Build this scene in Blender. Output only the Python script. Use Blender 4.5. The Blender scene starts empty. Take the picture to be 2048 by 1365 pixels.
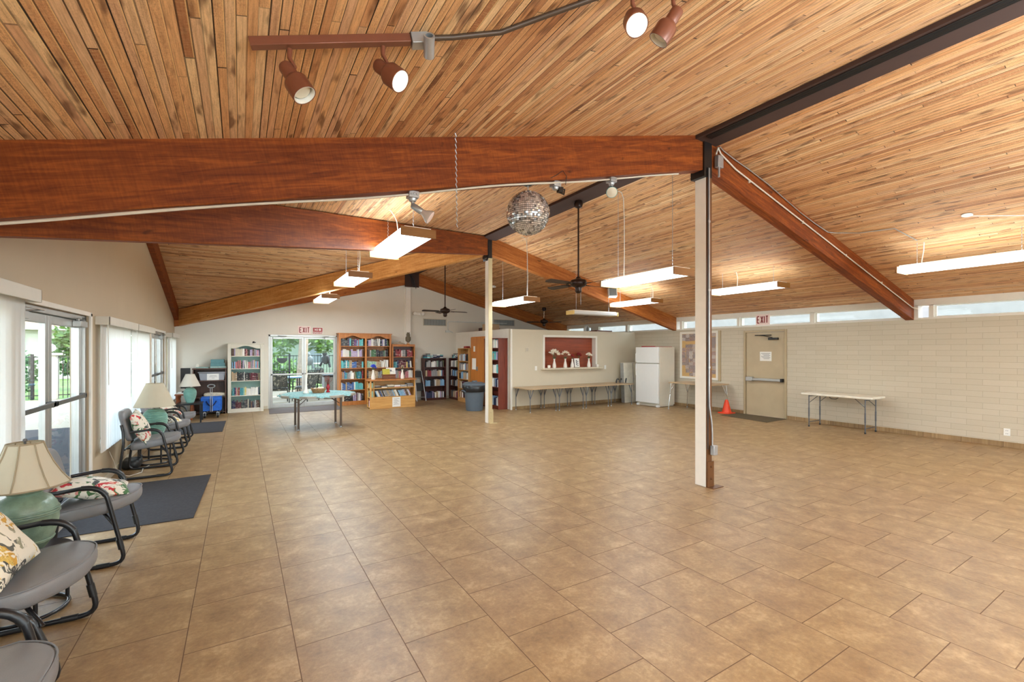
import bpy, bmesh, math, random
from mathutils import Vector, Matrix
SC = bpy.context.scene
C = SC.collection
PI = math.pi
RND = random.Random(11)

# ------------------------------------------------------------------ camera, sky, sun, exposure
cam = bpy.data.objects.new('camera', bpy.data.cameras.new('camera')); C.objects.link(cam)
cam.location = (0, 0, 1.6)
cam.rotation_euler = (PI/2, 0, -math.radians(31.182))
cam.data.sensor_width = 36.0
cam.data.lens = 898.03/2048*36.0
cam.data.shift_y = (701.0-682.5)/2048
cam.data.clip_start = 0.02; cam.data.clip_end = 300
SC.camera = cam
SC.view_settings.view_transform = 'Standard'
SC.view_settings.look = 'None'
SC.view_settings.gamma = 1.0
SC.view_settings.use_curve_mapping = False
SC.view_settings.exposure = 0.92
SC.cycles.max_bounces = 8
SC.cycles.diffuse_bounces = 5
SC.cycles.glossy_bounces = 4
SC.cycles.transparent_max_bounces = 12
SC.cycles.caustics_reflective = False
SC.cycles.caustics_refractive = False
SC.cycles.sample_clamp_indirect = 6.0
SC.cycles.sample_clamp_direct = 2.5
SKY = 5.2; SUN = 4.5; LAMP = 11.0; UPLIGHT = 4.0; LENS = 11.5; LAMPCOL = (.86, 1.0, 1.10)
W = bpy.data.worlds.new('sky'); SC.world = W; W.use_nodes = True
_bg = W.node_tree.nodes['Background']
_bg.inputs['Strength'].default_value = SKY
_tc = W.node_tree.nodes.new('ShaderNodeTexCoord'); _sx = W.node_tree.nodes.new('ShaderNodeSeparateXYZ')
_rp = W.node_tree.nodes.new('ShaderNodeValToRGB')
W.node_tree.links.new(_tc.outputs['Generated'], _sx.inputs[0]); W.node_tree.links.new(_sx.outputs[2], _rp.inputs[0])
_rp.color_ramp.elements[0].color = (0.80, 0.86, 0.92, 1); _rp.color_ramp.elements[1].color = (0.42, 0.62, 0.95, 1)
W.node_tree.links.new(_rp.outputs[0], _bg.inputs['Color'])
sun = bpy.data.objects.new('sun', bpy.data.lights.new('sun', 'SUN')); C.objects.link(sun)
sun.data.energy = SUN; sun.data.angle = math.radians(0.6); sun.data.color = (1, 0.95, 0.86)
sun.rotation_euler = Vector((-0.50, 0.28, -0.82)).to_track_quat('-Z', 'Y').to_euler()
def area(name, loc, direction, sx, sy, watts, color=(1, 1, 1), portal=False):
    l = bpy.data.lights.new(name, 'AREA'); l.shape = 'RECTANGLE'; l.size = sx; l.size_y = sy
    l.energy = watts; l.color = color
    if portal: l.cycles.is_portal = True
    o = bpy.data.objects.new(name, l); C.objects.link(o); o.location = loc
    o.rotation_euler = Vector(direction).to_track_quat('-Z', 'Y').to_euler()
    return o

# ------------------------------------------------------------------ geometry helpers
class MB:
    def __init__(s): s.v = []; s.f = []; s.m = []
    def add(s, vs, fs, mi=0):
        n = len(s.v); s.v += [tuple(v) for v in vs]; s.f += [[i+n for i in f] for f in fs]; s.m += [mi]*len(fs); return s
    def box(s, x0, x1, y0, y1, z0, z1, mi=0):
        return s.add([(x0,y0,z0),(x1,y0,z0),(x1,y1,z0),(x0,y1,z0),(x0,y0,z1),(x1,y0,z1),(x1,y1,z1),(x0,y1,z1)],
                     [(0,3,2,1),(4,5,6,7),(0,1,5,4),(1,2,6,5),(2,3,7,6),(3,0,4,7)], mi)
    def cbox(s, c, d, rot=None, mi=0):
        b = MB().box(-d[0]/2,d[0]/2,-d[1]/2,d[1]/2,-d[2]/2,d[2]/2)
        M = (rot.to_4x4() if rot else Matrix.Identity(4)); M = Matrix.Translation(c) @ M
        return s.add([M @ Vector(v) for v in b.v], b.f, mi)
    def tube(s, pts, r, n=8, closed=False, mi=0, cap=True):
        P = [Vector(p) for p in pts]; k = len(P); R = r if isinstance(r, (list, tuple)) else [r]*k
        T = []
        for i in range(k):
            a = P[i-1] if (i > 0 or closed) else P[i]; b = P[(i+1) % k] if (i < k-1 or closed) else P[i]
            t = b-a; T.append(t.normalized() if t.length > 1e-9 else Vector((0,0,1)))
        u = T[0].orthogonal().normalized(); vs = []
        for i in range(k):
            u = (u - T[i]*u.dot(T[i]))
            u = u.normalized() if u.length > 1e-6 else T[i].orthogonal().normalized()
            w = T[i].cross(u)
            for j in range(n):
                a = 2*PI*j/n; vs.append(P[i] + (u*math.cos(a)+w*math.sin(a))*R[i])
        fs = []
        for i in range(k if closed else k-1):
            for j in range(n):
                a = i*n+j; b = i*n+(j+1) % n; i2 = (i+1) % k
                fs.append((a, b, i2*n+(j+1) % n, i2*n+j))
        if not closed and cap: fs.append(tuple(range(n))[::-1]); fs.append(tuple((k-1)*n+j for j in range(n)))
        return s.add(vs, fs, mi)
    def lathe(s, prof, n=24, c=(0,0,0), M=None, mi=0, wob=None):
        vs = []; k = len(prof)
        for i, (r, z) in enumerate(prof):
            for j in range(n):
                a = 2*PI*j/n; q = r*(wob(a, z) if wob else 1)
                v = Vector((q*math.cos(a), q*math.sin(a), z)); v = (M @ v if M else v) + Vector(c); vs.append(v)
        fs = [(i*n+j, i*n+(j+1) % n, (i+1)*n+(j+1) % n, (i+1)*n+j) for i in range(k-1) for j in range(n)]
        if prof[0][0] > 1e-5: fs.append(tuple(range(n))[::-1])
        if prof[-1][0] > 1e-5: fs.append(tuple((k-1)*n+j for j in range(n)))
        return s.add(vs, fs, mi)
    def prism(s, poly, a, b, ax='z', mi=0):
        def P(u, v, w): return (u, v, w) if ax == 'z' else (w, u, v) if ax == 'x' else (u, w, v)
        n = len(poly); vs = [P(u, v, a) for u, v in poly]+[P(u, v, b) for u, v in poly]
        fs = [tuple(range(n))[::-1], tuple(range(n, 2*n))]+[(i, (i+1) % n, n+(i+1) % n, n+i) for i in range(n)]
        return s.add(vs, fs, mi)
    def ball(s, c, r, n=12, m=8, sc=(1,1,1), mi=0):
        pr = [(math.sin(PI*i/m)*r, -math.cos(PI*i/m)*r) for i in range(m+1)]
        b = MB().lathe(pr, n); return s.add([(v[0]*sc[0]+c[0], v[1]*sc[1]+c[1], v[2]*sc[2]+c[2]) for v in b.v], b.f, mi)
    def xf(s, M): s.v = [tuple(M @ Vector(v)) for v in s.v]; return s
    def fn(s, f): s.v = [tuple(f(*v)) for v in s.v]; return s
    def build(s, name, mat, parent=None, loc=None, rot=None, smooth=0, bevel=0, seg=2, sub=0):
        me = bpy.data.meshes.new(name); me.from_pydata(s.v, [], s.f)
        bm = bmesh.new(); bm.from_mesh(me)
        if smooth: bmesh.ops.remove_doubles(bm, verts=bm.verts, dist=1e-5)
        bmesh.ops.recalc_face_normals(bm, faces=bm.faces); bm.to_mesh(me); bm.free()
        ms = mat if isinstance(mat, (list, tuple)) else [mat]
        for x in ms: me.materials.append(x)
        if len(ms) > 1 and len(me.polygons) == len(s.m):
            for p, i in zip(me.polygons, s.m): p.material_index = i
        o = bpy.data.objects.new(name, me); C.objects.link(o)
        if parent: o.parent = parent
        if loc: o.location = loc
        if rot: o.rotation_euler = rot
        if bevel:
            b = o.modifiers.new('bevel', 'BEVEL'); b.width = bevel; b.segments = seg; b.limit_method = 'ANGLE'; b.angle_limit = 0.6
        if sub: o.modifiers.new('sub', 'SUBSURF').levels = sub; o.modifiers['sub'].render_levels = sub
        if smooth or bevel:
            for p in me.polygons: p.use_smooth = True
            me.set_sharp_from_angle(angle=math.radians(smooth if smooth else 35))
        return o
def Rz(a): return Matrix.Rotation(a, 4, 'Z')
def Rx(a): return Matrix.Rotation(a, 4, 'X')
def Ry(a): return Matrix.Rotation(a, 4, 'Y')
def T(x, y, z): return Matrix.Translation((x, y, z))
def tag(o, label=None, cat=None, group=None, kind=None):
    if label: o['label'] = label
    if cat: o['category'] = cat
    if group: o['group'] = group
    if kind: o['kind'] = kind
    return o
def thing(name, label, cat, loc=(0,0,0), rz=0, group=None):
    o = bpy.data.objects.new(name, None); C.objects.link(o); o.location = loc; o.rotation_euler = (0,0,rz)
    o.empty_display_size = 0.1
    return tag(o, label, cat, group)
def one(name, mb, mat, label, cat, group=None, loc=None, rot=None, **k):
    return tag(mb.build(name, mat, None, loc, rot, **k), label, cat, group)
def struct(name, mb, mat, parent=None, **k):
    o = mb.build(name, mat, parent, **k)
    if not parent: o['kind'] = 'structure'
    return o
def kids(o): return [c for c in C.objects if c.parent == o]
def dup(root, loc, rz=0, label=None, group=None):
    def cp(o, par):
        c = o.copy(); C.objects.link(c)
        if par: c.parent = par
        for k in KIDS[o.name]: cp(k, c)
        return c
    KIDS = {}
    for o in C.objects:
        KIDS.setdefault(o.name, [])
        if o.parent: KIDS.setdefault(o.parent.name, []).append(o)
    r = cp(root, None); r.location = loc; r.rotation_euler = (0,0,rz)
    if label: r['label'] = label
    if group: r['group'] = group
    return r

# ------------------------------------------------------------------ material helpers
def lin(c):
    def f(x): x /= 255.0; return x/12.92 if x <= 0.04045 else ((x+0.055)/1.055)**2.4
    return (f(c[0]), f(c[1]), f(c[2]), 1)
class NT:
    def __init__(s, name):
        s.mat = bpy.data.materials.new(name); s.mat.use_nodes = True; s.t = s.mat.node_tree
        s.b = s.t.nodes['Principled BSDF']; s.out = s.t.nodes['Material Output']
        s.co = s.n('ShaderNodeTexCoord').outputs['Object']
    def n(s, typ, ins=None, **pr):
        x = s.t.nodes.new(typ)
        for k, v in pr.items(): setattr(x, k, v)
        for k, v in (ins or {}).items(): s.set(x.inputs[k], v)
        return x
    def set(s, sock, v):
        if isinstance(v, bpy.types.NodeSocket): s.t.links.new(v, sock)
        else: sock.default_value = v
    def m(s, op, a, b=0.0, c=0.0):
        x = s.n('ShaderNodeMath', operation=op); s.set(x.inputs[0], a); s.set(x.inputs[1], b); s.set(x.inputs[2], c); return x.outputs[0]
    def xyz(s): return s.n('ShaderNodeSeparateXYZ', {0: s.co}).outputs
    def vec(s, x, y, z):
        v = s.n('ShaderNodeCombineXYZ'); s.set(v.inputs[0], x); s.set(v.inputs[1], y); s.set(v.inputs[2], z); return v.outputs[0]
    def map(s, sc, loc=(0,0,0), rot=(0,0,0)):
        return s.n('ShaderNodeMapping', {'Vector': s.co, 'Scale': sc, 'Location': loc, 'Rotation': rot}).outputs[0]
    def noise(s, vec, scale=5, det=4, rough=.6, dist=0):
        return s.n('ShaderNodeTexNoise', {'Vector': vec, 'Scale': scale, 'Detail': det, 'Roughness': rough, 'Distortion': dist}).outputs['Fac']
    def white(s, vec, dim='3D'):
        w = s.n('ShaderNodeTexWhiteNoise', noise_dimensions=dim)
        if dim == '1D': s.set(w.inputs['W'], vec)
        else: s.set(w.inputs['Vector'], vec)
        return w.outputs['Value']
    def ramp(s, fac, stops, interp='LINEAR'):
        r = s.n('ShaderNodeValToRGB', {'Fac': fac}); cr = r.color_ramp; cr.interpolation = interp
        while len(cr.elements) < len(stops): cr.elements.new(0.5)
        for e, (p, c) in zip(cr.elements, stops): e.position = p; e.color = c if len(c) == 4 else lin(c)
        return r.outputs['Color']
    def mix(s, fac, a, b, mode='MIX'):
        x = s.n('ShaderNodeMix', data_type='RGBA', blend_type=mode)
        s.set(x.inputs[0], fac); s.set(x.inputs[6], a); s.set(x.inputs[7], b); return x.outputs[2]
    def col(s, v): s.set(s.b.inputs['Base Color'], v); return s
    def rough(s, v): s.set(s.b.inputs['Roughness'], v); return s
    def bump(s, h, st=.3, d=.01):
        s.set(s.b.inputs['Normal'], s.n('ShaderNodeBump', {'Height': h, 'Strength': st, 'Distance': d}).outputs[0]); return s
def pbr(name, c, rough=.5, metal=0, var=.08, scale=9, bump=0, bscale=60, spec=.5, trans=0, emit=0, coat=0):
    s = NT(name); f = s.noise(s.co, scale, 4)
    c = lin(c); lo = tuple(x*(1-var) for x in c[:3])+(1,); hi = tuple(min(1, x*(1+var)) for x in c[:3])+(1,)
    s.col(s.ramp(f, [(.3, lo), (.7, hi)])); s.rough(rough); s.b.inputs['Metallic'].default_value = metal
    s.b.inputs['Specular IOR Level'].default_value = spec
    if coat: s.b.inputs['Coat Weight'].default_value = coat
    if bump: s.bump(s.noise(s.co, bscale, 3), bump, .004)
    if emit:
        s.b.inputs['Emission Color'].default_value = c; s.b.inputs['Emission Strength'].default_value = emit
    if trans:
        tr = s.n('ShaderNodeBsdfTranslucent', {'Color': c}); mx = s.n('ShaderNodeMixShader', {0: trans})
        s.t.links.new(s.b.outputs[0], mx.inputs[1]); s.t.links.new(tr.outputs[0], mx.inputs[2]); s.t.links.new(mx.outputs[0], s.out.inputs[0])
    return s.mat
def wood(name, c1, c2, ax='z', sc=1.0, rough=.45, knots=True, gl=.35):
    """grain running along ax"""
    s = NT(name); k = {'x': (.08, 1, 1), 'y': (1, .08, 1), 'z': (1, 1, .08)}[ax]
    v = s.map(tuple(q*sc*22 for q in k)); f = s.noise(v, 1.6, 6, .62, .6)
    v2 = s.map(tuple(q*sc*90 for q in k)); g = s.noise(v2, 2.0, 4, .6)
    h = s.m('ADD', s.m('MULTIPLY', f, .75), s.m('MULTIPLY', g, .25))
    col = s.ramp(h, [(.32, c1), (.66, c2)])
    if knots:
        v3 = s.map(tuple(q*sc*5 for q in ({'x': (.45,1,1),'y': (1,.45,1),'z': (1,1,.45)}[ax])))
        kn = s.ramp(s.noise(v3, 1.5, 2), [(.70, (0,0,0,1)), (.78, (1,1,1,1))])
        col = s.mix(s.m('MULTIPLY', kn, .6), col, lin(tuple(x*.45 for x in c1)))
    s.col(col); s.rough(rough); s.bump(h, .12, .003); return s.mat
def glass(name, tint=(.93,.97,.95), refl=.12):
    s = NT(name)
    tr = s.n('ShaderNodeBsdfTransparent', {'Color': tint+(1,)}); gl = s.n('ShaderNodeBsdfGlossy', {'Roughness': .02})
    fr = s.n('ShaderNodeFresnel', {'IOR': 1.35}); geo = s.n('ShaderNodeNewGeometry')
    mx = s.n('ShaderNodeMixShader', {0: s.m('MULTIPLY', fr.outputs[0], s.m('SUBTRACT', 1.0, geo.outputs['Backfacing']))})
    s.t.links.new(tr.outputs[0], mx.inputs[1]); s.t.links.new(gl.outputs[0], mx.inputs[2]); s.t.links.new(mx.outputs[0], s.out.inputs[0])
    return s.mat
def objcol(name, rough=.55, bands=True):
    """takes the object's own colour: book covers and the like"""
    s = NT(name); oi = s.n('ShaderNodeObjectInfo'); x = s.xyz()
    col = oi.outputs['Color']
    if bands:
        t = s.m('ADD', s.m('MULTIPLY', x[2], 7.0), s.m('MULTIPLY', oi.outputs['Random'], 20.0))
        f = s.noise(s.vec(s.m('MULTIPLY', oi.outputs['Random'], 50), t, 0), 1.0, 2)
        k = s.ramp(f, [(.60, (0,0,0,1)), (.63, (1,1,1,1))])
        inv = s.n('ShaderNodeHueSaturation', {'Saturation': .5, 'Value': 1.0, 'Color': col}).outputs[0]
        col2 = s.mix(.72, inv, lin((232,224,205)))
        col = s.mix(s.m('MULTIPLY', k, .75), col, col2)
    s.col(col); s.rough(rough); return s.mat
def plank_mat(name, ax):
    """rough-sawn narrow boards on edge; boards run along ax"""
    s = NT(name); x = s.xyz(); u, v = (x[0], x[1]) if ax == 'y' else (x[1], x[0])
    a = s.m('DIVIDE', s.m('ADD', u, 40.0), .0392); iu = s.m('FLOOR', a); fu = s.m('FRACT', a)
    r1 = s.white(iu, '1D')
    b = s.m('ADD', s.m('DIVIDE', v, s.m('ADD', 1.3, s.m('MULTIPLY', r1, 1.6))), s.m('MULTIPLY', r1, 37.0))
    iv = s.m('FLOOR', b); fv = s.m('FRACT', b)
    r2 = s.white(s.vec(iu, iv, 3.0)); r3 = s.white(s.vec(iu, iv, 9.0))
    base = s.ramp(r2, [(0, (176,118,76)), (.15, (216,156,106)), (.45, (240,186,130)), (.7, (226,176,134)), (.9, (250,212,160)), (1, (216,154,98))])
    g = s.noise(s.vec(s.m('MULTIPLY', u, 120.0), s.m('MULTIPLY', v, 5.0), s.m('MULTIPLY', r2, 60.0)), 1.0, 5, .65, .3)
    base = s.mix(s.m('MULTIPLY', s.ramp(g, [(.33, (1,1,1,1)), (.60, (0,0,0,1))]), .48), base, lin((140,86,48)))
    sw = s.noise(s.vec(s.m('MULTIPLY', u, 30.0), s.m('MULTIPLY', v, 150.0), s.m('MULTIPLY', r2, 31.0)), 1.0, 2, .5)
    base = s.mix(s.m('MULTIPLY', s.ramp(sw, [(.45, (0,0,0,1)), (.7, (1,1,1,1))]), s.m('MULTIPLY', r3, .35)), base, lin((238,196,142)))
    kn = s.noise(s.vec(s.m('MULTIPLY', u, 16.0), s.m('MULTIPLY', v, 3.4), s.m('MULTIPLY', r2, 77.0)), 1.0, 2, .5)
    base = s.mix(s.m('MULTIPLY', s.ramp(kn, [(.58, (0,0,0,1)), (.69, (1,1,1,1))]), .75), base, lin((96,56,32)))
    gt = s.noise(s.vec(s.m('MULTIPLY', u, 260.0), s.m('MULTIPLY', v, 90.0), s.m('MULTIPLY', r2, 13.0)), 1.0, 4, .7)
    base = s.mix(s.m('MULTIPLY', s.ramp(gt, [(.36, (1,1,1,1)), (.52, (0,0,0,1))]), s.m('ADD', .10, s.m('MULTIPLY', r3, .34))), base, lin((124,74,44)))
    edge = s.m('MAXIMUM', s.m('LESS_THAN', fu, s.m('ADD', .07, s.m('MULTIPLY', r1, .10))), s.m('LESS_THAN', fv, .0035))
    deep = s.m('MULTIPLY', edge, s.m('ADD', .35, s.m('MULTIPLY', s.white(s.m('ADD', iu, 5.5), '1D'), .65)))
    base = s.mix(deep, base, lin((30,14,8)))
    lit_edge = s.m('MULTIPLY', s.m('GREATER_THAN', fu, .90), s.m('MULTIPLY', s.m('GREATER_THAN', r3, .40), .60))  # lit board edges, painted in as pale lines along the joints
    base = s.mix(lit_edge, base, lin((250,206,140)))
    s.col(base); s.rough(.62); s.b.inputs['Specular IOR Level'].default_value = .3
    h = s.m('ADD', s.m('MULTIPLY', r2, .9), s.m('ADD', s.m('MULTIPLY', g, .35), s.m('MULTIPLY', gt, .5))); h = s.m('SUBTRACT', h, s.m('MULTIPLY', edge, 1.4))
    s.bump(h, .7, .008); return s.mat
def tile_mat():
    s = NT('ceramic_floor_tile'); x = s.xyz(); TW = .5116
    a = s.m('DIVIDE', s.m('ADD', x[0], .767+20*TW), TW); iu = s.m('FLOOR', a); fu = s.m('FRACT', a)
    odd = s.m('MODULO', iu, 2.0)
    b = s.m('DIVIDE', s.m('ADD', s.m('SUBTRACT', x[1], .6188), s.m('SUBTRACT', 40*TW, s.m('MULTIPLY', odd, .471*TW))), TW)
    iv = s.m('FLOOR', b); fv = s.m('FRACT', b)
    r = s.white(s.vec(iu, iv, 0)); r2 = s.white(s.vec(iu, iv, 7))
    off = s.vec(s.m('ADD', x[0], s.m('MULTIPLY', r, 30)), s.m('ADD', x[1], s.m('MULTIPLY', r2, 30)), 0)
    n1 = s.noise(off, 5.0, 8, .68, .35); n2 = s.noise(off, 34, 6, .7)
    f = s.m('ADD', s.m('MULTIPLY', n1, .62), s.m('MULTIPLY', n2, .38))
    col = s.ramp(f, [(.30, (100,76,50)), (.43, (137,112,79)), (.53, (158,135,99)), (.66, (194,175,140))])
    col = s.mix(.55, col, s.mix(r, lin((214,178,148)), lin((218,188,146))), 'MULTIPLY')
    col = s.mix(.15, col, lin((158,135,99)))
    g = .0048
    ed = s.m('MINIMUM', s.m('MINIMUM', fu, s.m('SUBTRACT', 1.0, fu)), s.m('MINIMUM', fv, s.m('SUBTRACT', 1.0, fv)))
    gr = s.m('LESS_THAN', ed, g)
    s.col(s.mix(gr, col, lin((96,70,48))))
    s.rough(s.m('ADD', s.m('ADD', .34, s.m('MULTIPLY', n2, .16)), s.m('MULTIPLY', gr, .4)))
    s.b.inputs['Specular IOR Level'].default_value = .42
    h = s.m('SUBTRACT', s.m('MULTIPLY', n2, .22), s.m('MULTIPLY', gr, 1.0)); s.bump(h, .25, .004)
    return s.mat
def block_mat():
    s = NT('painted_block_wall'); x = s.xyz(); H = .1; L = .4
    a = s.m('DIVIDE', x[2], H); iz = s.m('FLOOR', a); fz = s.m('FRACT', a)
    b = s.m('ADD', s.m('DIVIDE', s.m('ADD', x[1], 20.0), L), s.m('MULTIPLY', s.m('MODULO', iz, 2.0), .5)); fy = s.m('FRACT', b)
    j = s.m('MAXIMUM', s.m('LESS_THAN', s.m('MINIMUM', fz, s.m('SUBTRACT', 1.0, fz)), .035), s.m('LESS_THAN', s.m('MINIMUM', fy, s.m('SUBTRACT', 1.0, fy)), .008))
    r = s.white(s.vec(iz, s.m('FLOOR', b), 0)); n = s.noise(s.co, 26, 4)
    col = s.mix(s.m('MULTIPLY', s.m('ADD', r, n), .5), lin((182,170,149)), lin((193,181,161)))
    s.col(s.mix(s.m('MULTIPLY', j, .38), col, lin((128,114,94)))); s.rough(.6)
    s.bump(s.m('SUBTRACT', s.m('MULTIPLY', n, .3), j), .35, .004); return s.mat
def floral_mat(name, base, cols, scale=11):
    s = NT(name); v = s.n('ShaderNodeTexVoronoi', {'Vector': s.n('ShaderNodeMixRGB', {0: .12, 1: s.co, 2: s.n('ShaderNodeTexNoise', {'Vector': s.co, 'Scale': 9.0}).outputs['Color']}).outputs[0], 'Scale': scale})
    pick = s.n('ShaderNodeSeparateColor', {0: v.outputs['Color']}).outputs[0]
    pal = s.ramp(pick, [(i/len(cols), c) for i, c in enumerate(cols)], 'CONSTANT')
    k = s.ramp(s.m('SUBTRACT', s.noise(s.co, scale*1.4, 3, .6, 1.2), s.m('MULTIPLY', v.outputs['Distance'], .18)), [(.43, (0,0,0,1)), (.46, (1,1,1,1))])
    vein = s.ramp(s.noise(s.co, scale*3.2, 2, .5, 2.5), [(.47, (0,0,0,1)), (.5, (1,1,1,1)), (.53, (0,0,0,1))])
    col = s.mix(k, lin(base), pal); col = s.mix(s.m('MULTIPLY', vein, s.m('MULTIPLY', k, .8)), col, lin((60,58,54)))
    s.col(col); s.rough(.85); s.bump(s.noise(s.co, 160, 2), .15, .002); return s.mat
# ------------------------------------------------------------------ materials
M = {}
M['plank_y'] = plank_mat('rough_sawn_boards_lengthwise', 'y'); M['plank_x'] = plank_mat('rough_sawn_boards_across', 'x')
M['tile'] = tile_mat(); M['block'] = block_mat()
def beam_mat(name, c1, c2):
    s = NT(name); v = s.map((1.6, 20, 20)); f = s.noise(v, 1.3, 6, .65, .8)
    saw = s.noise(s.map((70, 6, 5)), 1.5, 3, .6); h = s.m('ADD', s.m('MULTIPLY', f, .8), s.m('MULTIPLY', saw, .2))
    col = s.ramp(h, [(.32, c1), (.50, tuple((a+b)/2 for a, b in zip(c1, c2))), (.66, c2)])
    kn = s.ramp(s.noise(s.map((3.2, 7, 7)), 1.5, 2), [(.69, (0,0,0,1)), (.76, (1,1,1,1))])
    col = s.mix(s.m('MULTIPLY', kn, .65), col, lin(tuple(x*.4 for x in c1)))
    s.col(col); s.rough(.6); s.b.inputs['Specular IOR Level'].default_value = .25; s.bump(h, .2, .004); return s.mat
M['beam'] = beam_mat('stained_beam_wood', (88,34,6), (154,80,26)); M['beam_mid'] = beam_mat('mid_tone_beam_wood', (128,66,22), (182,112,52)); M['beam_painted_lit'] = beam_mat('beam_wood_painted_lit', (168,104,46), (222,164,96))  # golden tone has window light painted in; mid is a tone between
M['ridge'] = pbr('dark_brown_paint', (62,38,28), .8, var=.06)
M['steel_black'] = pbr('blackened_steel', (32,26,24), .4, .3)
M['wall'] = pbr('beige_wall_paint', (218,212,200), .72, var=.025, scale=2, bump=.08, bscale=180)
M['wall_tan'] = pbr('tan_wall_paint', (196,184,162), .7, var=.025, scale=2, bump=.08, bscale=180)
M['wall_window_shaded'] = pbr('window_wall_painted_shade', (186,166,138), .6, var=.025, scale=2, bump=.08, bscale=180)  # tan that the light gives this wall is put into its colour
M['white_paint'] = pbr('white_trim_paint', (226,221,211), .5, var=.03)
M['cream'] = pbr('cream_post_paint', (234,228,218), .5, var=.03)
M['post_tan'] = pbr('tan_post_paint', (186,166,126), .5, var=.03)
M['post_brown'] = pbr('brown_post_steel', (104,66,34), .4, .2)
M['alu'] = pbr('brushed_aluminium', (178,176,172), .35, .75, var=.05)
M['alu_dark'] = pbr('dark_anodised_aluminium', (92,90,90), .35, .6)
M['chrome'] = pbr('chrome', (215,215,215), .15, 1)
M['galv'] = pbr('galvanised_steel', (178,180,182), .38, .7, var=.12)
M['door_tan'] = pbr('tan_door_enamel', (172,152,122), .45, var=.05, scale=3)
M['frame_tan'] = pbr('tan_frame_enamel', (166,146,114), .45, var=.04)
M['glass'] = glass('clear_glass')
M['white_plastic'] = pbr('white_plastic', (232,230,224), .4, var=.02)
M['black'] = pbr('black_plastic', (24,24,26), .4)
M['black_metal'] = pbr('black_enamel_tube', (26,26,30), .3, .2, coat=.3)
M['brown_metal'] = pbr('brown_enamel', (124,74,54), .32, .2)
M['fan_brown'] = pbr('dark_bronze', (48,32,26), .32, .5)
M['fan_blade'] = wood('dark_fan_blade', (40,30,26), (66,50,42), 'x', 1, .45, False)
M['lens'] = pbr('frosted_lens', (232,250,255), .35, var=.01, emit=LENS)
M['lens_off'] = pbr('unlit_prismatic_lens', (206,206,208), .35, var=.03)
M['bulb'] = pbr('lit_reflector', (255,240,205), .3, emit=3.0)
M['bulb_off'] = pbr('frosted_bulb_face', (214,208,190), .3)
M['maple_end'] = wood('walnut_end_cap', (132,88,42), (166,116,62), 'x', .7, .4, False)
M['light_end'] = wood('pale_end_cap', (196,160,90), (214,178,110), 'x', .7, .4, False)
M['cable'] = pbr('white_cable', (206,196,180), .5)
M['cable_grey'] = pbr('grey_cable', (150,144,136), .45)
M['cable_black'] = pbr('black_cable', (28,26,26), .45)
M['blind'] = pbr('vinyl_slat', (238,237,233), .5, var=.02, trans=.36)
M['valance'] = pbr('off_white_valance', (214,208,196), .5, var=.02)
M['vinyl'] = pbr('grey_vinyl', (122,121,123), .42, var=.05, bump=.12, bscale=240)
M['shade'] = pbr('linen_shade', (206,195,172), .8, var=.03, bump=.15, bscale=300, trans=.25)
M['shade_pale'] = pbr('pale_linen_shade', (222,212,196), .8, var=.03, trans=.25)
M['shade_trim'] = pbr('shade_piping', (150,134,108), .7)
M['jade'] = pbr('textured_jade_glaze', (116,138,120), .32, var=.25, scale=14, bump=.5, bscale=46)
M['rope_jade'] = pbr('mint_ceramic', (122,164,150), .35, var=.15, scale=10)
M['mat_blue'] = pbr('charcoal_blue_mat', (64,61,61), .95, var=.12, scale=40, bump=.5, bscale=260, spec=.05)
M['mat_brown'] = pbr('brown_mat', (92,78,70), .95, var=.12, scale=40, bump=.5, bscale=260)
M['mat_olive'] = pbr('olive_brown_mat', (86,72,48), .95, var=.12, scale=40, bump=.5, bscale=260)
M['oak'] = wood('honey_oak', (160,92,36), (196,126,62), 'z', .8, .42, False)
M['pine'] = wood('golden_pine', (186,130,58), (216,166,96), 'x', .7, .45)
M['oak_light'] = wood('light_oak', (176,122,62), (204,156,96), 'z', .8, .45, False)
M['cupboard'] = wood('orange_cupboard_veneer', (170,98,34), (196,124,54), 'z', .7, .4, False)
M['mahogany'] = wood('mahogany', (88,34,24), (128,58,40), 'z', .8, .35, False)
M['cherry'] = wood('dark_cherry', (58,28,22), (88,44,34), 'z', .8, .4, False)
M['walnut'] = wood('dark_walnut_laminate', (76,48,38), (104,70,56), 'z', .8, .45, False)
M['panel_red'] = wood('red_mahogany_panel', (110,44,20), (148,66,34), 'x', .45, .32, False)
M['cream_case'] = pbr('cream_case_paint', (220,214,198), .5, var=.04)
M['aqua'] = pbr('aqua_back_panel', (192,228,220), .6, var=.04)
M['granite'] = pbr('speckled_granite', (206,194,172), .3, var=.35, scale=90)
M['fridge'] = pbr('white_appliance_enamel', (226,226,224), .3, var=.01, bump=.06, bscale=300)
M['fridge_side'] = pbr('beige_appliance_side', (206,198,182), .4, var=.02, bump=.06, bscale=300)
M['laminate'] = wood('tan_laminate', (164,136,102), (184,156,122), 'x', .5, .4, False)
M['white_table'] = pbr('blow_moulded_white', (226,220,204), .5, bump=.1, bscale=200)
M['grey_metal'] = pbr('grey_enamel_tube', (92,92,96), .35, .5)
M['legs_brown'] = pbr('brown_tube_leg', (82,66,54), .4, .3)
M['cone'] = pbr('orange_cone_rubber', (226,66,28), .5)
M['paper'] = pbr('white_paper', (238,236,230), .7, var=.02)
M['cork'] = pbr('cork_board', (190,152,100), .8, var=.12, scale=60)
M['sign_white'] = pbr('white_sign_plate', (240,236,230), .45, var=.01)
M['sign_pink'] = pbr('pale_pink_sign', (240,220,214), .45, var=.01)
M['sign_red'] = pbr('dark_red_ink', (140,28,34), .5, var=.02)
M['red_panel'] = pbr('red_sign_plate', (152,40,42), .45, var=.02)
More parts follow.
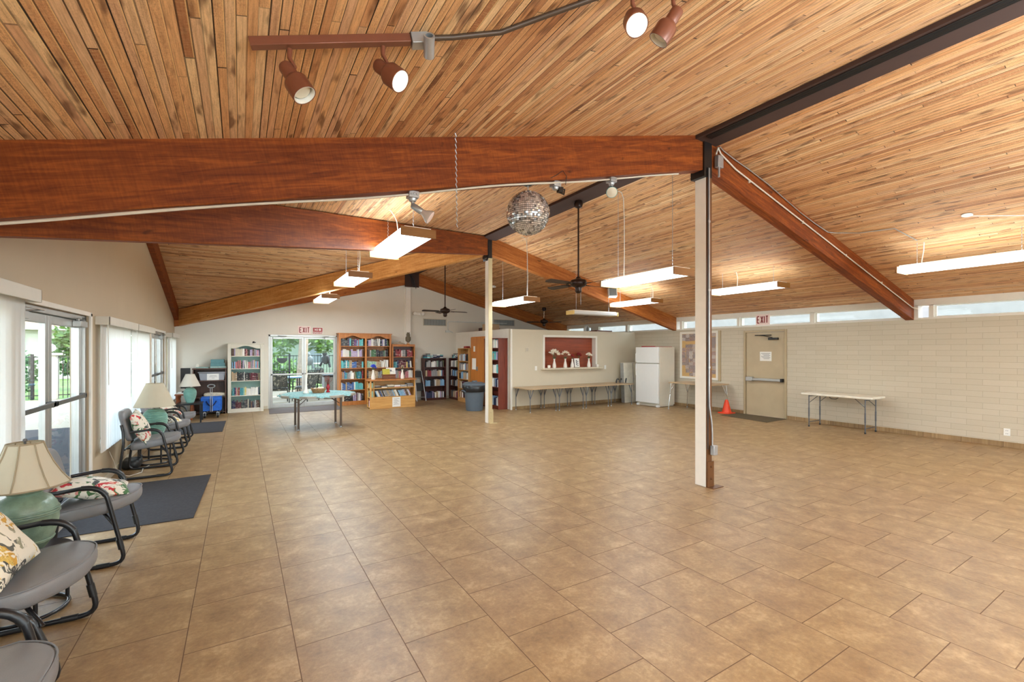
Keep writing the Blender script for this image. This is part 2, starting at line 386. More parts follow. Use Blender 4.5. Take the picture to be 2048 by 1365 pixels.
M['white_ink'] = pbr('white_ink', (244,240,236), .5, var=.01)
M['grey_ink'] = pbr('grey_ink', (120,120,124), .6)
M['tote'] = pbr('grey_tote_plastic', (150,152,160), .4, var=.03)
M['tealbox'] = pbr('teal_game_box', (92,136,142), .6, var=.08, scale=30)
M['paleteal'] = pbr('pale_teal_game_box', (150,178,174), .6, var=.15, scale=40)
M['bluebag'] = pbr('blue_canvas', (34,104,206), .7, var=.15, scale=18, bump=.3, bscale=30)
M['bluedark'] = pbr('navy_webbing', (24,36,84), .7)
M['bin_grey'] = pbr('slate_bin_plastic', (84,94,104), .45, var=.05)
M['bin_dark'] = pbr('black_bin_plastic', (44,46,50), .45, var=.05)
M['bag'] = pbr('black_bag_film', (22,22,26), .25, var=.1)
M['cloth_teal'] = NT('mottled_teal_cloth'); s_ = M['cloth_teal']
s_.col(s_.ramp(s_.noise(s_.co, 26, 5, .7), [(.3, (78,122,128)), (.5, (118,160,160)), (.7, (176,206,196))])); s_.rough(.8); M['cloth_teal'] = s_.mat
M['apron'] = pbr('grey_table_edge', (146,140,128), .5, var=.06)
M['wicker'] = pbr('wicker', (150,112,72), .7, var=.35, scale=60, bump=.6, bscale=90)
M['ceramic_white'] = pbr('white_ceramic', (236,230,220), .25, var=.02)
M['red_glass'] = pbr('red_glazed_vase', (150,24,36), .2, var=.1)
M['petal_white'] = pbr('white_petal', (244,238,222), .6, trans=.2)
M['petal_red'] = pbr('red_petal', (128,22,22), .6)
M['petal_blue'] = pbr('blue_petal', (58,76,196), .6)
M['leaf'] = pbr('green_leaf', (58,84,48), .6, var=.3)
M['stemdark'] = pbr('dark_stem', (60,44,36), .7)
M['owl'] = pbr('weathered_owl', (108,98,80), .8, var=.35, scale=40, bump=.5)
M['drift'] = pbr('bleached_driftwood', (176,160,136), .8, var=.35, scale=30)
M['amber'] = pbr('amber_feet', (186,126,42), .6)
M['stained'] = wood('carved_box_wood', (92,50,28), (136,82,48), 'x', 1.4, .5)
M['yellow'] = pbr('yellow_cover', (196,184,70), .5, var=.2, scale=30)
M['book'] = objcol('book_cover'); M['pages'] = pbr('page_edges', (226,216,194), .8)
M['pile'] = None
M['tvblack'] = pbr('matte_black', (20,20,22), .5)
M['dark_wood'] = wood('orange_table_wood', (120,58,30), (176,98,54), 'x', 1, .4, False)
M['concrete'] = pbr('patio_concrete', (142,124,100), .85, var=.08, scale=1.5, bump=.15, bscale=60)
M['stucco'] = pbr('sage_stucco', (140,142,128), .9, var=.06, scale=8, bump=.9, bscale=38)
M['stucco_w'] = pbr('pale_stucco', (176,170,156), .9, var=.04, bump=.5, bscale=40)
M['house'] = pbr('green_grey_house_wall', (112,122,106), .9, var=.05)
M['roof'] = pbr('clay_roof_tile', (150,108,88), .85, var=.15, scale=14)
M['grass'] = pbr('lawn', (92,116,52), .95, var=.3, scale=20, bump=.5, bscale=50)
M['leaf_a'] = pbr('bright_foliage', (80,112,30), .55, var=.45, scale=3, trans=.3)
M['leaf_b'] = pbr('deep_foliage', (56,92,34), .55, var=.45, scale=3, trans=.3)
M['bark'] = pbr('grey_brown_bark', (140,120,100), .9, var=.3, scale=16, bump=.8, bscale=30)
M['iron'] = pbr('black_iron', (22,22,24), .45, .3)
M['grey_wall'] = pbr('grey_neighbour_wall', (132,128,122), .9, var=.08, scale=4)
M['floral'] = floral_mat('tropical_floral_linen', (226,218,202), [(196,40,48), (70,112,66), (226,150,140), (226,218,202), (58,62,60), (196,180,140), (214,96,70)], 9)
M['floral2'] = floral_mat('ochre_floral_linen', (230,222,204), [(206,156,60), (66,64,60), (230,222,204), (150,146,120), (92,92,84), (216,180,90)], 10)
M['patio_cloth'] = floral_mat('leafy_outdoor_cloth', (64,62,58), [(150,140,124), (92,88,80), (176,166,150), (60,56,54)], 16)
M['vent'] = pbr('vent_grey', (206,210,208), .4, .1)
M['vent_dark'] = pbr('vent_dark_grey', (96,104,106), .5)  # plain dark grey, also used for speaker grille, house panes and figure
M['striped'] = pbr('quilted_blanket', (206,196,176), .9, var=.35, scale=70, bump=.5, bscale=70)
M['teal_lamp'] = pbr('teal_lamp_ring', (92,160,158), .25)
M['silver_bulb'] = pbr('frosted_silver_bulb', (206,196,188), .25, .3, var=.06)
s_ = NT('mirror_tile'); s_.col(s_.ramp(s_.n('ShaderNodeNewGeometry').outputs['Random Per Island'], [(0, (120,122,128)), (.35, (214,216,220)), (1, (252,253,255))])); s_.b.inputs['Metallic'].default_value = .68; s_.rough(.1); M['mirror'] = s_.mat
s_ = NT('photo_print'); oi = s_.n('ShaderNodeObjectInfo'); vv = s_.n('ShaderNodeTexVoronoi', {'Vector': s_.n('ShaderNodeVectorMath', {0: s_.co, 1: oi.outputs['Location']}, operation='ADD').outputs[0], 'Scale': 42.0})
s_.col(s_.mix(.28, s_.ramp(s_.n('ShaderNodeSeparateColor', {0: vv.outputs['Color']}).outputs[0], [(0, (34,28,30)), (.22, (216,196,180)), (.36, (150,44,52)), (.46, (240,238,234)), (.62, (60,66,80)), (.74, (206,170,150)), (.86, (26,24,26))], 'CONSTANT'), oi.outputs['Color'])); s_.rough(.3); M['photo'] = s_.mat
s_ = NT('book_stock'); at = s_.n('ShaderNodeVertexColor', layer_name='cover'); s_.col(at.outputs[0]); s_.rough(.55); M['stock'] = s_.mat

# ------------------------------------------------------------------ the setting
LX, RX, BY, FY = -1.4, 10.85, 13.93, -4.2
RG, PK, SM, VY, SCR = 4.65, 4.11, .252, 8.75, .289
def zm(x): return PK-SM*abs(x-RG)
def zc(y): return PK-SCR*abs(y-VY)
def ceil_z(x, y): return max(zm(x), zc(y)) if x < RG else zm(x)
struct('floor', MB().box(LX-.15, RX+.2, FY-.2, BY+.17, -.15, 0), M['tile'])
def slab(name, pts, mat):
    n = len(pts); b = MB(); vs = [(x, y, z) for x, y, z in pts]+[(x, y, z+.13) for x, y, z in pts]
    b.add(vs, [tuple(range(n))[::-1], tuple(range(n, 2*n))]+[(i, (i+1) % n, n+(i+1) % n, n+i) for i in range(n)])
    return struct(name, b, mat)
OX = -2.8; k_ = SM/SCR; yn = VY-k_*(RG-OX); yf = VY+k_*(RG-OX)
slab('ceiling_main', [(RG,FY-.2,PK), (OX,FY-.2,zm(OX)), (OX,yn,zm(OX)), (RG,VY,PK)], M['plank_y'])
slab('ceiling_beyond', [(RG,VY,PK), (OX,yf,zm(OX)), (RG,yf,PK)], M['plank_y'])
slab('ceiling_cross', [(RG,VY,PK), (OX,yn,zm(OX)), (OX,VY,PK)], M['plank_x'])
slab('ceiling_cross_beyond', [(RG,VY,PK), (OX,VY,PK), (OX,yf,zm(OX))], M['plank_x'])
slab('ceiling_right', [(RG,FY-.2,PK), (RG,yf,PK), (RX+.3,yf,zm(RX+.3)), (RX+.3,FY-.2,zm(RX+.3))], M['plank_y'])
# left wall with its openings
def wall_x(name, x0, x1, ya, yb, openings, ztop, mat, poly=None):
    b = MB(); ys = sorted(openings); cur = ya
    for (a, c, z0, z1) in ys:
        if a > cur: b.box(x0, x1, cur, a, 0, ztop)
        if z0 > 0: b.box(x0, x1, a, c, 0, z0)
        if z1 < ztop: b.box(x0, x1, a, c, z1, ztop)
        cur = c
    b.box(x0, x1, cur, yb, 0, ztop)
    if poly: b.prism(poly, x0, x1, 'x')
    return struct(name, b, mat)
LW = [(-3.6, .7, .4, 2.05), (1.1, 4.38, .43, 1.93), (4.52, 6.52, 0, 1.965), (6.98, 10.0, .43, 1.9), (10.42, 12.16, 0, 1.965), (12.5, 13.7, .43, 1.9)]
yA, yB = VY-k_*(RG-LX), VY+k_*(RG-LX)
wall_x('wall_left', LX-.15, LX, FY-.2, BY+.17, LW, 2.1, M['wall_window_shaded'],
       [(FY-.2, 2.1), (BY+.17, 2.1), (BY+.17, zc(BY+.17)+.06), (VY, PK+.06), (yA, zm(LX)+.06), (FY-.2, zm(LX)+.06)])
# back wall with the double door
b = MB(); D0, D1, DT = .66, 2.44, 2.03
b.box(LX-.15, D0, BY, BY+.17, 0, DT); b.box(D1, RX+.2, BY, BY+.17, 0, DT)
b.prism([(LX-.15, DT), (RX+.2, DT), (RX+.2, zm(RX+.2)+.06), (RG, PK+.06), (LX-.15, zm(LX-.15)+.06)], BY, BY+.17, 'y')
struct('wall_back', b, M['wall'])
struct('trim_1', MB().box(4.47, 4.62, BY-.10, BY, 0, 3.58).box(4.445, 4.475, BY-.04, BY, 0, 3.55), M['cream'], bevel=.004)
# front wall, behind the camera: unseen tall glazing added for daylight
b = MB(); b.box(LX-.15, -.9, FY-.17, FY, 0, 2.5); b.box(9.9, RX+.2, FY-.17, FY, 0, 2.5); b.box(-.9, 9.9, FY-.17, FY, 0, .3)
for x in (1.7, 4.5, 7.3): b.box(x-.1, x+.1, FY-.17, FY, .3, 2.5)
b.prism([(LX-.15, 2.5), (RX+.2, 2.5), (RX+.2, zm(RX+.2)+.06), (RG, PK+.06), (LX-.15, zm(LX-.15)+.06)], FY-.17, FY, 'y')
struct('wall_front', b, M['wall'])
# right wall: painted block, clerestory band above
b = MB(); b.box(RX, RX+.2, FY-.2, 5.608, 0, 2.185); b.box(RX, RX+.2, 6.647, BY+.17, 0, 2.185); b.box(RX, RX+.2, 5.608, 6.647, 2.09, 2.185)
struct('wall_right', b, M['block'])
b = MB(); b.box(RX-.012, RX+.2, FY-.2, BY, 2.43, zm(RX)+.06); b.box(RX-.02, RX+.2, FY-.2, BY, 2.175, 2.205)
MUL = [(-4.3,-4.1), (-2.2,-2.1), (-.3,-.2), (1.1,1.19), (3.03,3.098), (3.25,3.5), (5.02,5.11), (6.76,6.83), (8.49,8.57), (8.68,8.9), (10.6,10.7), (12.0,12.4), (13.8,13.95)]
for a, c in MUL: b.box(RX-.012, RX+.2, a, c, 2.2, 2.44)
struct('trim_2', b, M['white_paint'])
wn = 1
for (a, c), (d, e) in zip(MUL[:-1], MUL[1:]):
    if d-c < .3: continue
    f = MB()
    for y0, y1, z0, z1 in ((c,d,2.205,2.228), (c,d,2.412,2.43), (c,c+.03,2.228,2.412), (d-.03,d,2.228,2.412)): f.box(RX+.04, RX+.09, y0, y1, z0, z1)
    w = struct('window_%d' % wn, f, M['white_plastic']); wn += 1
    MB().box(RX+.062, RX+.068, c+.03, d-.03, 2.228, 2.412).build('pane', M['glass'], w)
# kitchen block
KX, KY, KT = 6.22, 10.3, 2.17
b = MB(); b.box(KX, 7.29, KY, KY+.14, 0, KT); b.box(9.19, RX, KY, KY+.14, 0, KT); b.box(7.29, 9.19, KY, KY+.14, 0, 1.06); b.box(7.29, 9.19, KY, KY+.14, 1.985, KT)
struct('wall_kitchen_front', b, M['wall_tan'])
struct('wall_kitchen_side', MB().box(KX, KX+.12, KY+.14, BY, 0, KT+.015), M['white_paint'])
struct('ceiling_kitchen', MB().box(KX+.12, RX, KY+.14, BY, KT-.12, KT-.07), M['wall_tan'])
struct('trim_3', MB().box(KX-.03, KX+.012, KY-.02, KY+.03, 0, KT), M['white_paint'], bevel=.004)
b = MB(); b.box(7.24, 7.305, KY-.015, KY+.155, 1.095, 2.03); b.box(7.305, 9.175, KY-.015, KY+.155, 1.97, 2.03); b.box(9.175, 9.24, KY-.015, KY+.155, 1.095, 2.03)
struct('trim_4', b, M['white_paint'], bevel=.004)
struct('wall_hatch_panel', MB().box(7.29, 9.19, KY+.16, KY+.19, 1.0, 2.05), M['panel_red'])
struct('window_sill', MB().box(7.18, 9.36, KY-.13, KY+.16, 1.055, 1.098), M['granite'], bevel=.006)
# skirting of tile
struct('baseboard_right', MB().box(RX-.012, RX, FY, 5.6, 0, .085).box(RX-.012, RX, 6.66, KY, 0, .085), M['tile'])
struct('baseboard_kitchen', MB().box(KX+.02, RX-.012, KY-.012, KY, 0, .085), M['tile'])
struct('baseboard_back', MB().box(LX, D0-.02, BY-.012, BY, 0, .085).box(D1+.02, 4.44, BY-.012, BY, 0, .085).box(4.63, KX, BY-.012, BY, 0, .085), M['wall_tan'])
struct('baseboard_left', MB().box(LX, LX+.012, FY, 4.5, 0, .085).box(LX, LX+.012, 6.54, 10.4, 0, .085).box(LX, LX+.012, 12.18, BY-.02, 0, .085), M['wall_tan'])
# beams
def beam(name, p, q, th, dep, up=.03, mt='beam'):
    """sloping beam from p to q (top edge points under the boards)"""
    p, q = Vector(p), Vector(q); d = Vector((q.x-p.x, q.y-p.y, 0)); L = d.length; a = math.atan2(d.y, d.x)
    sl = math.atan2(q.z-p.z, L); cs, sn = math.cos(sl), math.sin(sl)
    P_ = [(u*cs+w*sn, -u*sn+w*cs) for u, w in ((0, -dep), (L, q.z-p.z-dep), (L, q.z-p.z+up), (0, up))]
    b = MB().prism(P_, -th/2, th/2, 'y')
    o = struct(name, b, M[mt], bevel=.006); o.location = p; o.rotation_euler = (0,-sl,a); return o
def bm(name, y, th=.13, m1='beam', m2='beam'):
    beam(name, (RG-.05, y, zm(RG-.05)), (LX, y, zm(LX)), th, .40, mt=m1); beam(name, (RG+.05, y, zm(RG+.05)), (RX, y, zm(RX)), th, .38, mt=m2)
bm('ceiling_beam', 3.375)
bm('ceiling_beam', -2.1)
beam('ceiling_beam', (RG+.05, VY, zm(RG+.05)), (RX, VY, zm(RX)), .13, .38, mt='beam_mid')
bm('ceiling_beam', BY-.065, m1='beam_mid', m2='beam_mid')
beam('ceiling_beam', (RG-.06, VY-.05, PK-.03), (LX, yA, zm(LX)), .13, .40, .0)
beam('ceiling_beam', (RG-.06, VY+.05, PK-.03), (LX+.05, yB-.1, zm(LX)+.01), .13, .40, .0, 'beam_painted_lit')  # window light painted into this beam's colour
b = MB(); 
for y0, y1 in ((yA+.1, VY), (VY, BY)):
    b.prism([(y0, zc(y0)-.30), (y1, zc(y1)-.30), (y1, zc(y1)+.01), (y0, zc(y0)+.01)], LX, LX+.09, 'x')
struct('ceiling_gable_beam', b, M['beam'], bevel=.004)
struct('ceiling_ridge_beam', MB().box(4.46, 4.84, FY, BY, 4.02, 4.075), M['ridge'], bevel=.004)
b = MB()
for i in range(5): b.tube([(4.50+.022*i, y, 4.012-.002*(i % 2)) for y in (FY, 0, 3.2)], .008, 6)
tag(b.build('ridge_cable', M['cable_black'], None, smooth=60), 'bundle of black cables running along dark ridge beam', 'cable')
# posts with their steel saddles
def post(y0, brown):
    x0, x1, y1 = 4.645, 4.735, y0+.145
    p = struct('pillar', MB().box(x0, x1, y0, y1, 0, 3.68), M['cream'], bevel=.004)
    MB().box(x0+.004, x1+.004, y0-.012, y0, 0, 3.66).build('pillar_face', M['post_brown'] if brown else M['post_tan'], p)
    MB().box(x1, x1+.008, y0, y1, 0, 3.66).build('pillar_face', M['post_brown'] if brown else M['post_tan'], p)
    f = MB().box(x0-.004, x1+.02, y0-.03, y0-.012, 0, .30).box(x0+.0, x1+.10, y0-.10, y0-.012, 0, .008)
    for z in (.1, .24): f.lathe([(.012,0), (.012,.008), (.006,.014), (0,.014)], 8, (4.70, y0-.03, z), Rx(PI/2))
    f.build('pillar_foot', M['post_brown'] if brown else M['post_tan'], p)
    MB().box(4.59, 4.73, y0-.02, y1+.02, 3.62, 4.06).build('saddle', M['steel_black'], p)
post(3.31, True); post(8.68, False); post(-2.2, True)
struct('trim_5', MB().box(4.42, 4.88, BY-.145, BY-.12, 3.60, 4.06), M['ridge'])
# ------------------------------------------------------------------ doors and windows
def glazed_pair(name, w, h, mt, mat, stile=.055, bot=.12, mid=None):
    """pair of glazed leaves in an aluminium frame; local x along the width, y through the wall, z up"""
    f = MB(); d0, d1 = -.01, .10
    f.box(0, .045, d0, d1, 0, h).box(w-.045, w, d0, d1, 0, h).box(0, w, d0, d1, h-.05, h).box(0, w, d0+.02, d1, 0, .012)
    fr = struct(name, f, mat, bevel=.003)
    c = w/2
    for a, e, sgn in ((.047, c-.002, 1), (c+.002, w-.047, -1)):
        l = MB(); l.box(a, a+stile, .02, .065, .015, h-.055).box(e-stile, e, .02, .065, .015, h-.055).box(a+stile, e-stile, .02, .065, .015, bot).box(a+stile, e-stile, .02, .065, h-.055-stile, h-.055)
        lf = l.build('door_leaf', mat, fr, bevel=.003)
        MB().box(a+stile, e-stile, .04, .046, bot, h-.055-stile).build('pane', M['glass'], lf)
        pb = MB().box(a+.02, e-.02, -.03, -.005, mt-.02, mt+.02)
        pb.box(a+.02, a+.06, -.03, .02, mt-.025, mt+.025).box(e-.06, e-.02, -.03, .02, mt-.025, mt+.025)
        pb.build('push_bar', M['alu_dark'] if name != 'door_1' else M['alu'], lf, bevel=.004)
        x0 = a+.06 if sgn > 0 else e-.06
        cl = MB().box(min(x0, x0+sgn*.24), max(x0, x0+sgn*.24), -.045, .02, h-.125, h-.065)
        cl.tube([(x0+sgn*.20, -.03, h-.062), (x0+sgn*.34, -.10, h-.045), (x0+sgn*.12, -.03, h-.03)], .008, 6)
        cl.lathe([(.018, 0), (.018, .03)], 10, (x0+sgn*.2, -.02, h-.07))
        cl.build('door_closer', M['alu'], fr, bevel=.004)
    return fr
d = glazed_pair('door_1', D1-D0, DT, .93, M['alu']); d.location = (D0, BY+.02, 0)
tag(d, 'double glazed aluminium door in back wall below the white sign')
d = glazed_pair('door_3', 2.0, 1.965, 1.12, M['alu'], .075, .10); d.location = (LX-.03, 4.52, 0); d.rotation_euler = (0,0,PI/2)
d = glazed_pair('door_4', 1.74, 1.965, 1.12, M['alu'], .075, .10); d.location = (LX-.03, 10.42, 0); d.rotation_euler = (0,0,PI/2)
for n_, (a, c) in (('trim_6', (4.52, 6.52)), ('trim_7', (10.42, 12.16))):
    struct(n_, MB().box(LX-.001, LX+.018, a-.06, a, 0, 2.0).box(LX-.001, LX+.018, c, c+.06, 0, 2.0).box(LX-.001, LX+.018, a-.06, c+.06, 1.965, 2.01), M['cream'], bevel=.003)
def fixed_window(name, ya, yb, z0, z1):
    f = MB(); n = max(1, round((yb-ya)/1.5)); w = (yb-ya)/n
    f.box(LX-.11, LX-.05, ya, yb, z0, z0+.04).box(LX-.11, LX-.05, ya, yb, z1-.04, z1)
    for i in range(n+1):
        y = ya+i*w; f.box(LX-.11, LX-.05, max(ya, y-.02), min(yb, y+.02), z0, z1)
    o = struct(name, f, M['alu'])
    MB().box(LX-.083, LX-.077, ya, yb, z0, z1).build('pane', M['glass'], o)
    struct('window_sill', MB().box(LX-.12, LX+.02, ya-.02, yb+.02, z0-.03, z0), M['white_paint'], bevel=.004)
for (a, c, z0, z1) in LW:
    if z0 > 0: fixed_window('window_%d' % wn, a, c, z0, z1); wn += 1
f = MB()
for x0, x1 in ((-.9,1.6), (1.8,4.4), (4.6,7.2), (7.4,9.9)): f.box(x0, x1, FY-.1, FY-.05, .3, .35).box(x0, x1, FY-.1, FY-.05, 2.45, 2.5).box(x0, x0+.05, FY-.1, FY-.05, .3, 2.5).box(x1-.05, x1, FY-.1, FY-.05, .3, 2.5)
o = struct('window_%d' % wn, f, M['alu']); MB().box(-.9, 9.9, FY-.08, FY-.07, .3, 2.5).build('pane', M['glass'], o)  # unseen glazing, added as a daylight source
# right-hand steel door
W_ = RX
f = MB().box(W_-.025, W_+.12, 5.608, 5.655, 0, 2.09).box(W_-.025, W_+.12, 6.60, 6.647, 0, 2.09).box(W_-.025, W_+.12, 5.655, 6.60, 2.04, 2.09)
dr = struct('door_2', f, M['frame_tan'], bevel=.004)
MB().box(W_+.015, W_+.06, 5.66, 6.595, .008, 2.035).build('door_leaf', M['door_tan'], dr, bevel=.003)
MB().box(W_-.07, W_-.03, 5.72, 6.40, .86, .92).build('panic_bar', M['alu'], dr, bevel=.008)
MB().box(W_-.085, W_+.015, 6.40, 6.56, .84, .945).build('panic_bar_head', M['alu'], dr, bevel=.01)
MB().box(W_-.075, W_+.015, 5.68, 5.73, .85, .93).build('panic_bar_end', M['steel_black'], dr, bevel=.005)
MB().box(W_-.05, W_+.015, 5.80, 6.02, 1.85, 1.90).tube([(W_-.03,5.92,1.90), (W_-.10,6.10,1.95), (W_-.03,6.30,1.97)], .010, 6).box(W_-.04,W_-.02,5.95,6.35,1.955,1.975).build('door_closer', M['steel_black'], dr, bevel=.004)
h = MB()
for z in (.25, 1.05, 1.85): h.tube([(W_-.005, 5.662, z-.05), (W_-.005, 5.662, z+.05)], .008, 8)
h.build('hinge', M['frame_tan'], dr)
# ------------------------------------------------------------------ signs
def letters(b, text, x, z, h, w, gap, t, y0, y1, P):
    """bar letters; P maps (u, z, depth) to space"""
    def bar(u0, z0, u1, z1):
        d = Vector((u1-u0, z1-z0)); n = Vector((-d.y, d.x)).normalized()*t/2
        q = [(u0+n.x, z0+n.y), (u0-n.x, z0-n.y), (u1-n.x, z1-n.y), (u1+n.x, z1+n.y)]
        vs = [P(u, zz, y0) for u, zz in q]+[P(u, zz, y1) for u, zz in q]
        b.add(vs, [(0,1,2,3), (7,6,5,4), (0,4,5,1), (1,5,6,2), (2,6,7,3), (3,7,4,0)])
    S = {'E': [(0,0,0,1),(0,1,1,1),(0,.5,.8,.5),(0,0,1,0)], 'X': [(0,0,1,1),(0,1,1,0)], 'I': [(.5,0,.5,1)], 'T': [(0,1,1,1),(.5,0,.5,1)],
         'N': [(0,0,0,1),(0,1,1,0),(1,0,1,1)], 'O': [(0,0,0,1),(1,0,1,1),(0,1,1,1),(0,0,1,0)], 'S': [(0,1,1,1),(0,.5,0,1),(0,.5,1,.5),(1,0,1,.5),(0,0,1,0)],
         'M': [(0,0,0,1),(0,1,.5,.4),(.5,.4,1,1),(1,0,1,1)], 'K': [(0,0,0,1),(0,.45,1,1),(.2,.5,1,0)], 'G': [(0,0,0,1),(0,1,1,1),(0,0,1,0),(1,0,1,.5),(.5,.5,1,.5)]}
    for ch in text:
        ww = w*(.25 if ch == 'I' else 1)
        for u0, z0, u1, z1 in S[ch]:
            e = t/2
            bar(x+e+u0*(ww-t), z+e+z0*(h-t), x+e+u1*(ww-t)+(1e-4), z+e+z1*(h-t))
        x += ww+gap
    return x
s = thing('exit_sign', 'white EXIT sign with red letters above glazed back door', 'sign', (1.387, BY, 2.056))
MB().box(0, .336, -.012, -.001, 0, .232).build('plate', M['sign_pink'], s, bevel=.003)
b = MB(); letters(b, 'EXIT', .03, .036, .162, .072, .014, .023, -.0145, -.011, lambda u, z, d: (u, d, z)); b.build('lettering', M['sign_red'], s)
s = thing('no_smoking_sign', 'dark red NO SMOKING sign beside the EXIT sign', 'sign', (1.762, BY, 2.061))
MB().box(0, .28, -.01, -.001, 0, .195).build('plate', M['sign_white'], s, bevel=.002)
MB().box(.012, .268, -.0115, -.0095, .075, .183).build('red_panel', M['red_panel'], s)
MB().box(.012, .268, -.0115, -.0095, .012, .072).build('red_panel', M['red_panel'], s)
b = MB(); letters(b, 'NO', .06, .10, .055, .038, .01, .011, -.0135, -.011, lambda u, z, d: (u, d, z)); letters(b, 'SMOKING', .024, .022, .04, .032, .0075, .008, -.0135, -.011, lambda u, z, d: (u, d, z))
b.build('lettering', M['white_ink'], s); b = MB()
b.lathe([(.018, 0), (.032, 0), (.032, .002), (.018, .002)], 20, (.20, -.0115, .128), Rx(PI/2)); b.cbox((.20, -.0125, .128), (.042, .002, .007), Matrix.Rotation(.7, 3, 'Y')); b.build('no_smoking_symbol', M['white_ink'], s)
s = thing('exit_sign', 'white EXIT sign with red letters over tan steel door', 'sign', (RX-.02, 6.327, 2.21))
MB().box(-.012, -.001, -.34, 0, 0, .262).build('plate', M['sign_pink'], s, bevel=.003)
b = MB(); letters(b, 'EXIT', .026, .04, .185, .074, .014, .025, -.0145, -.011, lambda u, z, d: (d, -u, z)); b.build('lettering', M['sign_red'], s)
s = thing('door_notice', 'white paper notice taped to tan steel door', 'notice', (RX+.014, 6.25, 1.34))
MB().box(-.003, 0, -.28, 0, 0, .225).build('sheet', M['paper'], s)
b = MB()
for i in range(6): b.box(-.0042, -.003, -.25+.02*(i % 2), -.03-.03*((i*7) % 3), .18-.026*i, .19-.026*i)
b.build('printed_lines', M['grey_ink'], s)
# outlets, switches, vents
def plate(name, label, cat, loc, rz, kind):
    s = thing(name, label, cat, loc, rz)
    MB().box(-.038, .038, -.008, 0, -.06, .06).build('cover_plate', M['white_plastic'], s, bevel=.003)
    b = MB()
    if kind == 'outlet':
        for z in (-.025, .025): b.box(-.012,-.006,-.0095,-.007,z-.008,z+.008).box(.006,.012,-.0095,-.007,z-.008,z+.008)
        b.build('socket_slots', M['grey_ink'], s)
    else: b.box(-.012, .012, -.013, -.007, -.022, .022).build('rocker', M['white_plastic'], s, bevel=.002)
plate('wall_outlet', 'white wall outlet low on painted block wall', 'outlet', (RX, 2.115, .245), -PI/2, 'outlet')
plate('light_switch', 'white switch plate just beside the granite sill, mahogany bookcase side', 'switch', (7.005, KY, 1.10), 0, 'switch')
plate('light_switch', 'white switch plate just beside the granite sill, refrigerator side', 'switch', (9.57, KY, 1.08), 0, 'switch')
plate('light_switch', 'pale switch plate on back wall beside the folded chair', 'switch', (4.834, BY, 1.263), 0, 'switch')
def vent(label, x0, x1, z0, z1):
    s = thing('air_vent', label, 'vent', (x0, BY, z0)); w, h = x1-x0, z1-z0
    MB().box(0,w,-.015,0,0,.02).box(0,w,-.015,0,h-.02,h).box(0,.02,-.015,0,.02,h-.02).box(w-.02,w,-.015,0,.02,h-.02).build('frame', M['wall_tan'], s, bevel=.002)
    MB().box(.02,w-.02,-.004,-.001,.02,h-.02).build('backing', M['vent_dark'], s)
    b = MB(); n = int(w/.03)
    for i in range(n): b.cbox((.03+i*(w-.06)/(n-1), -.009, h/2), (.014, .003, h-.04), Matrix.Rotation(.5, 3, 'Z'))
    b.build('louvres', M['vent'], s)
vent('grey louvred air vent on back wall under the fan', 5.07, 5.87, 2.40, 2.63); vent('grey louvred air vent high above the kitchen block', 7.67, 8.54, 2.47, 2.70)
s = thing('wall_grille', 'small square slotted grille on tan kitchen wall', 'grille', (6.713, KY, 1.614))
MB().box(-.06, .06, -.008, 0, -.06, .06).build('cover_plate', M['wall_tan'], s, bevel=.003)
b = MB()
for i in range(4): b.box(-.04, .04, -.0095, -.007, -.036+i*.022, -.030+i*.022)
b.build('slots', M['grey_ink'], s)
s = thing('emergency_light', 'white emergency light with two lamp heads on back wall', 'light', (4.78, BY, 2.77))
MB().box(-.06,.20,-.07,0,-.05,.04).build('housing', M['white_plastic'], s, bevel=.01)
for x in (-.03, .23): MB().lathe([(.03,0),(.055,.03),(.06,.07),(.05,.085)], 14, (x,-.05,.0), Rx(PI/2)).build('lamp_head', M['white_plastic'], s, smooth=40)
b = MB().tube([(6.1,BY-.03,2.19),(5.98,BY-.02,2.24),(5.92,BY-.02,2.30),(5.92,BY-.02,2.50),(5.96,BY-.02,2.555),(6.05,BY-.02,2.56),(8.2,BY-.02,2.56)], .014, 8)
for x in (6.3, 7.2, 8.0): b.cbox((x,BY-.012,2.56), (.03,.024,.045))
b.box(5.84,5.98,BY-.05,BY,2.19,2.26)
one('wall_conduit', b, M['vent'], 'bent grey conduit on back wall above kitchen block', 'conduit', smooth=40)
